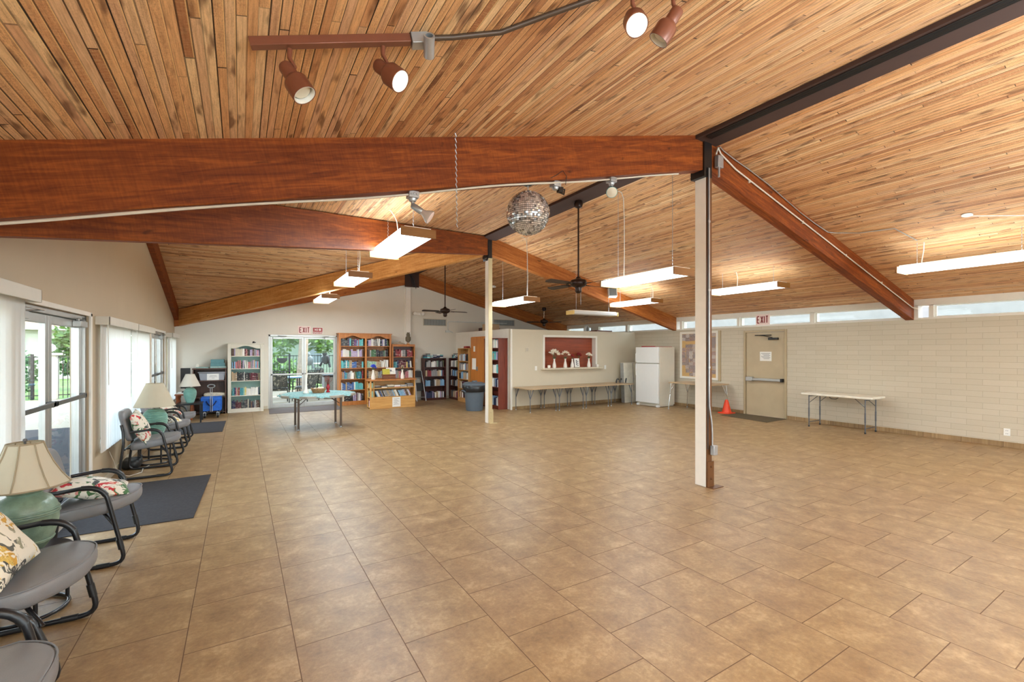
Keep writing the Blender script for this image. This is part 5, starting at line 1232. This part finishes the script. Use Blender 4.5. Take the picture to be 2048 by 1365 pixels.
# cupboard between the bookcases and the two bins
s = thing('cupboard', 'tall orange veneer cupboard partly hidden by the far post', 'cupboard', (5.96, 12.22, 0), -PI/2)
MB().box(0,.86,.0,.25,.03,2.0).build('body', M['cupboard'], s, bevel=.003)
for x0, x1 in ((.006,.428),(.432,.854)):
    dd = MB().box(x0,x1,-.02,-.001,.06,1.985).build('door', M['cupboard'], s, bevel=.003)
    MB().box((x1-.04) if x0 < .1 else x0+.02, (x1-.02) if x0 < .1 else x0+.04, -.04,-.02,1.0,1.12).build('handle', M['alu'], dd)
MB().box(.02,.84,.01,.24,0,.03).build('plinth', M['cherry'], s)
MB().box(.10,.36,-.024,-.0205,1.03,1.36).build('paper_sheet', M['paper'], s)
MB().box(.20,.30,-.0255,-.0205,1.56,1.72).build('sticker', M['paper'], s)
def bin_(label, x, y, m, k=1.0):
    s = thing('trash_can', label, 'bin', (x, y, 0), 0, 'large round bins')
    ribs = lambda a, z: 1+.018*(1 if math.sin(a*6) > .35 else 0)*(1 if .05 < z < .60*k else 0)
    bd = MB().lathe([(.0,0),(.215*k,0),(.225*k,.03),(.27*k,.60*k),(.275*k,.63*k),(.30*k,.64*k),(.30*k,.69*k),(.285*k,.69*k),(.26*k,.60*k),(.2*k,.06),(0,.05)], 72, wob=ribs).build('bin_body', M[m], s, smooth=40)
    for sx in (-1, 1): MB().tube([(sx*.28*k,-.06,.50*k),(sx*.34*k,-.05,.54*k),(sx*.34*k,.05,.54*k),(sx*.28*k,.06,.50*k)], .016, 8).build('handle', M[m], bd)
    MB().lathe([(.31*k,.675*k),(.315*k,.70*k),(.30*k,.72*k),(.20*k,.75*k),(.08,.758*k),(0,.758*k)], 40).box(-.07,.07,-.02,.02,.757*k,.79*k).build('lid', M[m], s, smooth=35)
    sk = MB().lathe([(.302*k,.68*k),(.316*k,.65*k),(.30*k,.52*k),(.292*k,.50*k)], 40, wob=lambda a, z: 1+.03*math.sin(a*9+z*20)*(1-(z-.5*k)/.2)); sk.f = [f for f in sk.f if len(f) == 4]
    sk.build('liner_bag', M['bag'], s, smooth=50); return s
bin_('slate grey round bin with black liner beside the far post', 5.34, 10.76, 'bin_grey', 1.0)
bin_('black round bin hidden behind the far post', 5.58, 11.36, 'bin_dark', .82)
# items on the light oak bookcase
one('tissue_box', MB().box(-.06,.06,-.10,.10,0,.06), M['red_panel'], 'small red and white box on top of light oak bookcase', 'box', None, (6.05, 12.72, 1.666), bevel=.004)
one('paperback_stack', MB().box(-.07,.07,-.06,.06,0,.035), M['paper'], 'white paperback on top of light oak bookcase', 'book', None, (6.05, 12.92, 1.666))
# octagonal table
s = thing('octagonal_table', 'octagonal folding table with brown legs before the back door', 'table', (1.39, 10.13, 0))
R8 = .76; ap = [(R8*math.cos(PI/8+PI/4*i), R8*math.sin(PI/8+PI/4*i)) for i in range(8)]
MB().prism(ap, .655, .70).build('tabletop', M['apron'], s, bevel=.003)
for sx in (-.40, .40):
    for sy in (-.30, .32):
        lg = MB().box(sx-.02,sx+.02,sy-.02,sy+.02,.012,.655).build('leg', M['legs_brown'], s, bevel=.006)
        MB().lathe([(.022,0),(.024,.02),(.02,.03)], 10, (sx,sy,0)).build('foot', M['galv'], lg)
    MB().tube([(sx,-.30,.60),(sx,.32,.60)], .012, 8).tube([(sx*.95,-.25,.50),(sx*.45,-.1,.65)], .008, 6).tube([(sx*.95,.27,.50),(sx*.45,.1,.65)], .008, 6).build('brace', M['legs_brown'], s)
b = MB(); n = 128; RC = .73
def oct_r(a): 
    q = (a % (PI/4))-PI/8; return RC*math.cos(PI/8)/math.cos(q)
ring = lambda f, z: [(oct_r(2*PI*i/n)*f*math.cos(2*PI*i/n), oct_r(2*PI*i/n)*f*math.sin(2*PI*i/n), z+.002*math.sin(i*.7)) for i in range(n)]
rg = [ring(.0, .703), ring(.6, .7035), ring(.97, .7035), ring(1.02, .698)]
low_ = [(oct_r(2*PI*i/n)*(1.045+.006*math.sin(i*.8))*math.cos(2*PI*i/n), oct_r(2*PI*i/n)*(1.045+.006*math.sin(i*.8))*math.sin(2*PI*i/n), .672+.010*math.sin(i*1.57)) for i in range(n)]
rg.append(low_); vs = [v for q in rg for v in q]
b.add(vs, [(i*n+j, i*n+(j+1) % n, (i+1)*n+(j+1) % n, (i+1)*n+j) for i in range(len(rg)-1) for j in range(n)])
one('tablecloth', b, M['cloth_teal'], 'mottled teal cloth with wavy edge over the octagonal table', 'tablecloth', None, (1.39, 10.13, 0), smooth=60)
v = thing('tall_vase', 'tall white vase on the teal tablecloth', 'vase', (1.17, 10.2, .704))
MB().lathe([(0,0),(.055,0),(.06,.015),(.05,.04),(.028,.09),(.020,.2),(.022,.30),(.034,.40),(.030,.40),(.016,.3),(0,.15)], 24).build('vase_body', M['ceramic_white'], v, smooth=60)
MB().tube([(0,0,.3),(.005,0,.46)], .003, 5).ball((.005,0,.47), .012, 8, 6).build('bud', M['petal_white'], v)
s = thing('wicker_basket', 'oval wicker basket on the teal tablecloth', 'basket', (1.405, 10.18, .704))
b = MB()
for i in range(9):
    f = i/8; rr = .10+.035*f; b.tube([(rr*1.05*math.cos(a),rr*.8*math.sin(a),.008+.085*f+.004*math.sin(a*14+i*PI)) for a in [2*PI*j/42 for j in range(42)]], .0075, 5, True)
b.lathe([(0,.002),(.10,.002)], 24); b.build('weave', M['wicker'], s, smooth=60)
b = MB()
for i in range(10): b.ball((RND.uniform(-.08,.08),RND.uniform(-.05,.05),.075+RND.uniform(0,.025)), .026, 8, 6)
b.build('contents', M['cream'], s, smooth=60)
v = thing('red_vase', 'red vase of dried stems on the teal tablecloth', 'vase', (1.60, 10.22, .704))
MB().lathe([(0,0),(.04,0),(.035,.02),(.022,.045),(.034,.08),(.042,.11),(.030,.14),(.024,.16),(.03,.175),(.02,.17),(0,.1)], 20).build('vase_body', M['red_glass'], v, smooth=60)
b = MB()
for i in range(26):
    a = i*2.4; rr = .015+.07*(i % 7)/6; zz = .24+.02*(i % 5)+.03*(1-rr/.085); b.tube([(0,0,.15),(rr*.5*math.cos(a),rr*.5*math.sin(a),.21),(rr*math.cos(a),rr*math.sin(a),zz)], .002, 5).ball((rr*math.cos(a),rr*math.sin(a),zz), .009, 6, 5)
b.build('dried_stems', M['mahogany'], v)
# ------------------------------------------------------------------ kitchen front and right side
zs = 1.099
v = bud_vase('white bud vase with large white lilies, first along the granite sill', (7.58, 10.22, zs), .26); flower(v, .26, 12, 'petal_white', .19, .13, (.014,.006,.055), seed=6)
v = bud_vase('white bud vase with small pale spray, second along the granite sill', (7.97, 10.22, zs), .26); flower(v, .26, 5, 'petal_white', .17, .09, (.011,.006,.045), seed=7)
v = bud_vase('white bud vase with dark red rose beside the framed picture', (8.225, 10.22, zs), .25); flower(v, .25, 4, 'petal_red', .09, .03, (.02,.008,.03), leaf=False, seed=8)
v = bud_vase('white bud vase with white rounded blossoms, near the refrigerator', (8.85, 10.22, zs), .26); flower(v, .26, 10, 'petal_white', .13, .075, (.018,.009,.03), seed=9)
s = thing('picture_frame', 'small dark frame with black plant drawing on the granite sill', 'picture frame', (8.42, 10.27, zs))
MB().box(-.125,.125,-.012,.012,0,.27).xf(Rx(-.14)).build('frame', M['cherry'], s, bevel=.003)
MB().box(-.07,.118,-.0135,-.0122,.008,.262).xf(Rx(-.14)).build('picture', M['paper'], s)
b = MB().tube([(.02,-.0145,.03),(.025,-.0145,.22)], .006, 5)
for i in range(9):
    a = i*2.1; b.ball((.025+.035*math.cos(a),-.014,.06+.018*i), 1, 8, 5, (.022,.0015,.015))
b.xf(Rx(-.14)).build('drawing', M['grey_ink'], s)
v = thing('red_flowers', 'red flowers in dark vase standing behind the framed picture', 'flowers', (8.60, 10.38, zs))
MB().lathe([(0,0),(.03,0),(.035,.05),(.02,.2),(.024,.24),(0,.2)], 14).build('vase_body', M['cherry'], v, smooth=60); flower(v, .25, 6, 'petal_red', .14, .06, (.02,.008,.03), leaf=False, seed=10)
def votive(label, x): 
    s = thing('candle_holder', label, 'candle holder', (x, 10.2, zs), 0, 'small glass candle holders')
    MB().lathe([(.0,0),(.035,0),(.045,.03),(.04,.08),(.034,.08),(.036,.03),(0,.012)], 16).build('cup', M['ceramic_white'], s, smooth=50)
    MB().lathe([(0,.03),(.03,.03),(.03,.055),(0,.056)], 12).build('wax', M['cone'] if x < 8 else M['cream'], s)
votive('small candle holder at the bookcase end of granite sill', 7.385); votive('small candle holder at the refrigerator end of granite sill', 9.17)
# four low tables in a row
def y_leg(b, x, y, sx, sy, h, r=.009):
    """school-table leg: two rods meeting in a post"""
    b.tube([(x-sx*.10, y+sy*.0, h), (x, y, h*.52), (x, y, .03)], r, 6).tube([(x, y+sy*-.10, h), (x, y, h*.52)], r, 6); return b
def school_table(label, x, y, w, d, h, top, legm, group, splay=.0, name='low_table'):
    s = thing(name, label, 'table', (x, y, 0), 0, group)
    MB().prism(rounded(0,w,0,d,.025,.025), h-.025, h).build('tabletop', M[top], s, bevel=.004)
    for sx, xx in ((-1,.055),(1,w-.055)):
        for sy, yy in ((-1,.055),(1,d-.055)):
            b = MB(); fx, fy = xx+sx*splay, yy+sy*splay
            b.tube([(xx-sx*.10, yy, h-.026), (fx*.35+xx*.65, fy*.35+yy*.65, h*.55), (fx, fy, .02)], .0105, 8).tube([(xx, yy-sy*.11, h-.026), (fx*.35+xx*.65, fy*.35+yy*.65, h*.55)], .0095, 8).tube([(xx, yy, h-.026), (fx*.35+xx*.65, fy*.35+yy*.65, h*.55)], .0085, 8)
            lg = b.build('leg', M[legm], s, smooth=60)
            MB().lathe([(.017,0),(.018,.014),(.012,.024)], 10, (fx,fy,0)).build('foot', M['galv'], lg)
    return s
TB = ['low tan table closest to the mahogany bookcase, first in the row', 'low tan table, second in the row under the granite sill', 'low tan table, third in the row under the granite sill', 'low tan table beside the refrigerator, last in the row']
t0 = school_table(TB[0], 6.25, 9.47, .924, .80, .615, 'laminate', 'grey_metal', 'low tables along the kitchen wall', .0)
for i in (1,2,3): dup(t0, (6.25+.926*i, 9.47 + (.0 if i < 3 else .0), 0), 0, TB[i])
s = school_table('tan table with splayed chrome legs below the photo board', 9.96, 6.98, .80, 1.28, .735, 'laminate', 'chrome', 'side tables on the right', .045, 'side_table')
# white folding table
s = thing('folding_table', 'narrow white folding table against the block wall', 'table', (10.12, 3.70, 0))
MB().prism(rounded(0,.62,0,1.27,.05,.05), .665, .71).build('tabletop', M['white_table'], s, bevel=.012)
for yy, sg in ((.14,1),(1.13,-1)):
    for xx in (.08,.54):
        lg = MB().tube([(xx,yy,.665),(xx,yy,.02)], .011, 8).tube([(xx,yy,.40),(xx,yy,.21)], .0145, 8).build('leg', M['grey_metal'], s, smooth=60)
        MB().lathe([(.016,0),(.016,.03)], 10, (xx,yy,0)).build('foot', M['black'], lg)
        MB().tube([(xx,yy,.50),(xx,yy+sg*.17,.66)], .006, 6).build('brace', M['grey_metal'], s)
    MB().tube([(.08,yy,.10),(.54,yy,.10)], .009, 8).tube([(.08,yy,.64),(.54,yy,.64)], .009, 8).build('crossbar', M['grey_metal'], s)
MB().tube([(.01,.56,.655),(.0,.60,.63),(.0,.68,.63),(.01,.72,.655)], .007, 6).build('carry_handle', M['black'], s)
# refrigerator
FX, FY0, FY1, FH = 9.955, 8.60, 9.42, 1.69
s = thing('refrigerator', 'white top-freezer refrigerator standing by the kitchen corner', 'refrigerator', (FX, FY0, 0)); w_ = FY1-FY0
MB().box(.075,.70,0,w_,.05,FH).build('cabinet', M['fridge_side'], s, bevel=.008)
for z0, z1, hz in ((.10,1.215,(.86,1.19)),(1.235,FH,(1.25,1.52))):
    dr_ = MB().box(.0,.066,.0,w_,z0,z1).build('door', M['fridge'], s, bevel=.010, seg=3)
    MB().tube([(-.002,w_-.04,hz[0]),(-.04,w_-.045,hz[0]+.02),(-.04,w_-.045,hz[1]-.02),(-.002,w_-.04,hz[1])], .012, 8).build('handle', M['fridge'], dr_, smooth=60)
    MB().box(.066,.075,.012,w_-.012,z0+.01,z1-.01).build('gasket', M['grey_ink'], dr_)
MB().box(.05,.68,.02,w_-.02,.012,.05).build('base_grille', M['fridge_side'], s)
for yy in (.05,w_-.05): MB().box(.02,.10,yy-.04,yy+.04,0,.06).build('foot', M['fridge'], s, bevel=.006)
one('cardboard_box', MB().box(0,.18,0,.36,0,.028), M['red_panel'], 'flat red box lying on top of the refrigerator', 'box', None, (10.0, 8.88, FH+.001), bevel=.003)
one('tray', MB().prism(rounded(0,.46,0,.40,.05,.05), 0, .012), M['red_panel'], 'thin red tray overhanging the refrigerator side', 'tray', None, (10.15, 8.63, FH+.001))
# folded white tables leaning against the kitchen wall behind the refrigerator
for i, lab in enumerate(('white folded table panel in front, leaning beside the refrigerator', 'white folded table panel in the middle of the leaning three', 'white folded table panel at the back, nearest the kitchen wall')):
    s = thing('folded_table', lab, 'table', (9.975+.008*i, 9.90+.052*i, 0), 0, 'folded tables leaning by the refrigerator')
    a = -.05
    MB().box(0,.75,-.02,.02,.0,1.22-.0*i).xf(Rx(a)).build('tabletop', M['white_table'], s, bevel=.012)
    MB().box(-.004,.004,-.021,.021,.01,1.21).xf(Rx(a)).build('edge_strip', M['galv'], s)
    MB().tube([(.40,-.0225,.35),(.40,-.0225,1.2)], .006, 6).xf(Rx(a)).build('centre_hinge', M['grey_metal'], s)
for i, (x, y) in enumerate(((9.55,9.80),(9.68,9.78),(9.87,9.74))):
    tag(MB().tube(arc((0,0,.012),(.0,-.01,.13),(.05,-.02,.135), 8)+[(.075,-.02,.10)], [.020]*9+[.014], 8).build('table_clamp', M['black'], None, (x,y,.616), (0,0,.4*i), smooth=60), ['black curved clamp on last low table, farthest from refrigerator', 'black curved clamp on last low table, the middle of three', 'black curved clamp on last low table, touching distance from refrigerator'][i], 'clamp', 'black clamps on the low table')
# photo board
s = thing('photo_board', 'framed cork board crowded with photos on the block wall', 'notice board', (RX, 8.55, .80), -PI/2); w_, h_ = 1.20, 1.32
MB().box(0,w_,-.03,-.002,0,.06).box(0,w_,-.03,-.002,h_-.06,h_).box(0,.06,-.03,-.002,.06,h_-.06).box(w_-.06,w_,-.03,-.002,.06,h_-.06).build('frame', M['white_paint'], s, bevel=.004)
MB().box(.06,w_-.06,-.012,-.003,.06,h_-.06).build('cork_panel', M['cork'], s)
MB().box(w_+.004,w_+.075,-.03,-.002,-.02,h_+.0).build('side_strip', M['frame_tan'], s, bevel=.003)
pm = MB().box(-.5,.5,-.5,.5,-.5,.5).build('photo', M['photo']); PM = pm.data; bpy.data.objects.remove(pm); r = random.Random(9)
for i in range(9):
    for j in range(12):
        if (j == 9 and i < 4) or (i == 0 and j in (0,1,2,8)) or (j == 0 and i in (1,8)): continue
        o = bpy.data.objects.new('photo', PM); C.objects.link(o); o.parent = s
        o.location = (.125+i*.118+r.uniform(-.01,.01), -.014-.0014*((i+j) % 3), .125+j*.0985+r.uniform(-.008,.008)); o.rotation_euler = (0, r.uniform(-.08,.08), 0)
        o.scale = (r.uniform(.105,.128), .0012, r.uniform(.09,.108)); o.color = lin(r.choice([(190,176,166),(50,46,48),(226,222,216),(110,96,92),(60,66,76),(150,96,84)]))
s = thing('traffic_cone', 'orange traffic cone on floor beside the brown mat', 'cone', (10.56, 6.93, 0))
MB().prism(rounded(-.155,.155,-.155,.155,.03,.03), 0, .028).build('base', M['cone'], s, bevel=.005)
MB().lathe([(.115,.027),(.105,.06),(.045,.31),(.03,.345),(.024,.345),(.024,.30)], 28).build('cone_body', M['cone'], s, smooth=50)
# clutter on top of the kitchen block
ZT = KT-.069
def junk(name, label, cat, d, loc, m, rz=0): return one(name, MB().box(-d[0]/2,d[0]/2,-d[1]/2,d[1]/2,0,d[2]), M[m], label, cat, None, loc, (0,0,rz), bevel=.004)
junk('cardboard_box', 'brown cardboard box stored on top of kitchen block near the far post', 'box', (.35,.4,.30), (6.62,12.2,ZT), 'laminate', .2)
junk('crate', 'brown crate on top of the kitchen block below the vent', 'crate', (.6,.4,.24), (7.1,13.2,ZT), 'cherry', -.1)
junk('red_case', 'low dark red case on top of the kitchen block', 'case', (.7,.4,.14), (10.1,11.1,ZT), 'mahogany', .05)
s = thing('floor_fan', 'round grey fan with black centre lying on top of kitchen block', 'fan', (9.6, 11.2, ZT))
m_ = T(0,0,.16) @ Rz(.5) @ Rx(PI/2)
MB().lathe([(.13,-.05),(.15,-.03),(.15,.03),(.13,.05),(.11,.04),(.11,-.04)], 28).xf(m_).build('housing', M['vent'], s, smooth=40)
MB().lathe([(0,.03),(.05,.03),(.10,.0),(.11,-.02),(0,-.02)], 20).xf(m_).build('centre', M['black'], s, smooth=40)
MB().box(-.10,.10,-.06,.06,0,.025).build('stand', M['vent'], s)
# ------------------------------------------------------------------ outside
struct('patio_ground', MB().box(-14, LX-.152, -12, 20.4, -.2, -.02).box(LX-.152, 16, BY+.172, 20.4, -.2, -.02).box(RX+.21, 16, -12, BY+.172, -.2, -.02), M['concrete'])
struct('lawn_ground', MB().box(-40, 40, 20.4, 60, -.25, -.03).box(-60, -14, -20, 20.4, -.25, -.03), M['grass'])
def iron_fence(label, x0, x1, y, h=1.43, step=.115, dirx=True):
    s = thing('iron_fence', label, 'fence', (x0, y, -.02), 0 if dirx else PI/2); L = x1-x0 if dirx else x1
    MB().box(0,L,-.018,.018,h-.05,h-.02).box(0,L,-.018,.018,.12,.15).build('rails', M['iron'], s)
    b = MB(); n = int(L/step)
    for i in range(n+1): b.box(i*step-.009, i*step+.009, -.009, .009, .03, h)
    b.build('pickets', M['iron'], s)
    for i in range(int(L/2.4)+1): MB().box(i*2.4-.035, i*2.4+.035, -.035, .035, 0, h+.06).build('fence_post', M['iron'], s)
    return s
iron_fence('black iron picket fence beyond the side patio', -13, -3.2, 20.6)
iron_fence('black iron picket fence behind the patio table, seen through back door', -3.1, 9, 20.2)
s = thing('stucco_column', 'pale stucco gate pillar with square cap along fence', 'pillar', (-5.35, 20.55, -.02))
MB().box(-.17,.17,-.17,.17,0,1.45).build('shaft', M['stucco_w'], s, bevel=.01); MB().box(-.24,.24,-.24,.24,1.45,1.53).build('cap', M['stucco_w'], s, bevel=.01)
MB().ball((0,0,1.70), .13, 14, 10).build('globe_lamp', M['white_plastic'], s, smooth=60)
struct('porch_column', MB().box(-2.55,-2.2,10.8,11.2,-.02,3.05), M['stucco'], bevel=.01)
struct('porch_dark_sheet', MB().box(-4.2, LX-.153, 3.0, 12.8, -.03, -.012), M['mat_blue'])  # dark grey sheet over the patio along the window wall
def leaves(n, blobs, size, rr):
    b = MB()
    for i in range(n):
        cx, cy, cz, rx, ry, rz = rr.choice(blobs)
        while True:
            d = Vector((rr.uniform(-1,1), rr.uniform(-1,1), rr.uniform(-1,1)))
            if .5 < d.length < 1: break
        p = Vector((cx+d.x*rx, cy+d.y*ry, cz+d.z*rz)); s_ = size*rr.uniform(.6,1.3)
        u = Vector((rr.uniform(-1,1), rr.uniform(-1,1), rr.uniform(-.6,.6))).normalized(); w = u.orthogonal().normalized()*.5
        b.add([p-u*s_, p+w*s_, p+u*s_, p-w*s_], [(0,1,2,3)])
    return b
def tree(label, x, y, blobs, n, size, mat, trunk=.14, th=1.6, lean=0, name='tree', seed=1):
    s = thing(name, label, 'tree', (x, y, -.02)); rr = random.Random(seed)
    MB().tube([(0,0,0),(lean*.3,0,th*.4),(lean,0,th),(lean*1.2,.1,th*1.35)], [trunk*1.25,trunk,trunk*.85,trunk*.5], 10).build('trunk', M['bark'], s, smooth=60)
    leaves(n, blobs, size, rr).build('foliage', M[mat], s); return s
tree('leafy tree with thick rough trunk right outside the back door', 1.86, 17.6, [(-1.2,.6,2.0,1.1,.9,.75),(-.3,.8,2.5,1.3,.9,.8),(.8,.7,2.1,.9,.8,.6),(1.6,1.2,2.6,1.1,.9,.8),(-2.4,1.2,2.2,1,.9,.9)], 2600, .11, 'leaf_a', .17, 2.6, .12, seed=2)
tree('dense green shrub behind the fence, seen through back door', 0.4, 21.8, [(0,0,.9,1.3,.8,.9),(1.1,.2,.7,.9,.7,.7),(-1.3,.1,.8,1,.8,.8)], 1800, .11, 'leaf_a', .06, .7, name='shrub', seed=3)
tree('bright green tree behind the stucco gate pillar', -5.2, 24.6, [(0,0,2.3,1.1,1,1.0),(.9,.2,1.7,.9,.8,.9),(-.6,.1,1.5,.8,.8,.9),(.6,.0,3.0,.8,.8,.7)], 2600, .13, 'leaf_a', .12, 1.3, seed=4)
tree('rounded hedge shrub along fence beyond near glazed door', -7.0, 22.2, [(0,0,.9,1.0,.8,.95),(-1.4,.2,.9,1.0,.8,.9)], 1800, .11, 'leaf_b', .06, .6, name='shrub', seed=5)
tree('small dark green shrub behind the fence gate', -4.2, 22.4, [(0,0,.7,.8,.7,.75),(.9,.2,.6,.7,.6,.6)], 1000, .10, 'leaf_b', .05, .5, name='shrub', seed=6)
def house(label, x, y, w, d, h, roofh, rz=0, wm='house'):
    s = thing('house', label, 'house', (x, y, -.02), rz)
    MB().box(-w/2,w/2,-d/2,d/2,0,h).build('wall', M[wm], s)
    MB().prism([(-d/2-.5,h-.02),(d/2+.5,h-.02),(0,h+roofh)], -w/2-.5, w/2+.5, 'x').build('roof', M['roof'], s)
    MB().box(-w/2-.5,w/2+.5,-d/2-.53,-d/2-.49,h-.16,h+.04).build('fascia', M['white_paint'], s)
    for k in range(int(w/3)):
        cx = -w/2+1.6+3*k; wi = MB().box(cx-.55,cx+.55,-d/2-.05,-d/2+.02,.9,2.0).build('window', M['white_paint'], s); MB().box(cx-.48,cx+.48,-d/2-.06,-d/2-.045,.97,1.93).build('pane', M['vent_dark'], wi)
    return s
house('pale green house with clay roof beyond the back fence', 5.6, 28.5, 14, 6, 2.5, 1.3)
house('house with tall clay tile roof beyond the side fence', -15.0, 38.0, 14, 9, 2.9, 3.4, .2, 'stucco_w')
s = struct('exterior_neighbour_wall', MB().box(13.6, 13.8, -12, 24, -.02, 2.61), M['grey_wall'])
# patio furniture outside the back door
def patio_chair(label, x, y, rz):
    s = thing('patio_chair', label, 'chair', (x, y, -.02), rz, 'patio chairs outside the back door')
    b = MB()
    for sx in (-.26,.26): b.tube([(sx,-.28,0),(sx,-.26,.62),(sx,.24,.60),(sx,.30,.0)], .016, 6).tube([(sx,.22,.40),(sx,.34,.98)], .016, 6)
    b.tube([(-.26,.34,.98),(.26,.34,.98)], .016, 6).tube([(-.26,.24,.45),(.26,.24,.45)], .014, 6).tube([(-.26,-.26,.38),(.26,-.26,.38)], .014, 6)
    for i in range(5): xx = -.18+.09*i; b.tube([(xx,.24,.45),(xx,.34,.97)], .009, 5)
    b.build('frame', M['iron'], s, smooth=50)
    soft_slab(rounded(-.24,.24,-.24,.24,.06,.06), .38, .47, .035).build('seat_cushion', M['patio_cloth'], s, smooth=60)
    soft_slab(rounded(-.02,.44,-.22,.22,.06,.06), -.035, .035, .03).xf(T(0,.22,.50) @ Rz(PI/2) @ Ry(-PI/2+.0)).fn(lambda x, y, z: (x, y+(z-.5)*.18, z)).build('back_cushion', M['patio_cloth'], s, smooth=60)
    return s
c0 = patio_chair('patio chair with leafy cushions, its back to the glazed door', 1.02, 15.55, PI)
dup(c0, (1.80, 15.85, -.02), -2.4, 'patio chair turned sideways near the middle mullion')
dup(c0, (2.75, 17.6, -.02), 1.9, 'patio chair facing the patio table from the bin side')
s = thing('patio_table', 'patio table with pale blue top outside the back door', 'table', (1.2, 16.75, -.02))
MB().prism(rounded(-.6,.6,-.45,.45,.08,.08), .70, .735).build('tabletop', pbr('pale_blue_tabletop', (120,156,186), .3), s, bevel=.006)
for sx in (-.5,.5):
    for sy in (-.36,.36): MB().tube([(sx,sy,0),(sx*.96,sy*.96,.70)], .018, 8).build('leg', M['iron'], s)
s = thing('patio_bin', 'stone-patterned patio waste bin near the back door', 'bin', (2.62, 16.2, -.02))
MB().box(-.24,.24,-.24,.24,0,.72).build('body', pbr('pebble_panel', (128,122,118), .9, var=.5, scale=60), s, bevel=.01); MB().box(-.26,.26,-.26,.26,.72,.80).build('lid', M['iron'], s, bevel=.02)
for i, (x, z, lab) in enumerate(((1.42, 1.23, 'dark half-round planter hung on fence, trunk side'), (2.42, 1.18, 'dark ornament hung on the fence in the middle'), (3.06, 1.22, 'dark ornament hung on the fence, bin side'))):
    s = thing('fence_ornament', lab, 'ornament', (x, 20.10 if i else 19.98, z), 0, 'ornaments hung on the fence')
    if i == 0: MB().lathe([(0,-.16),(.10,-.13),(.19,-.02),(.20,.06),(.17,.06),(0,-.02)], 18).build('bowl', M['iron'], s, smooth=50)
    else: MB().ball((0,0,0), .17, 12, 9, (1,.5,1.25)).ball((-.05,-.02,.24), .10, 10, 8, (1,.6,1)).tube([(-.14,-.03,-.1),(-.24,-.05,-.28)], .05, 7).tube([(.12,-.03,-.1),(.16,-.05,-.34)], .05, 7).build('figure', M['vent_dark'] if i == 1 else M['iron'], s, smooth=50)
    MB().tube([(0,0,.1),(0,.05,.24)], .006, 5).build('hook', M['iron'], s)
# daylight portals in the glazed openings
for yc, zc_, w, h in ((5.52,1.0,1.9,1.9),(11.3,1.0,1.65,1.9),(2.75,1.18,3.2,1.5),(8.5,1.17,3.0,1.45),(-1.45,1.2,4.2,1.6)): area('daylight_portal', (LX-.16,yc,zc_), (1,0,0), h, w, 1, portal=True)
area('daylight_portal', ((D0+D1)/2,BY+.19,1.0), (0,-1,0), 1.75, 1.95, 1, portal=True)
area('daylight_portal', (4.5,FY-.2,1.4), (0,1,0), 10.7, 2.2, 1, portal=True)
area('daylight_portal', (RX+.22,5,2.32), (-1,0,0), .24, 17.5, 1, portal=True)
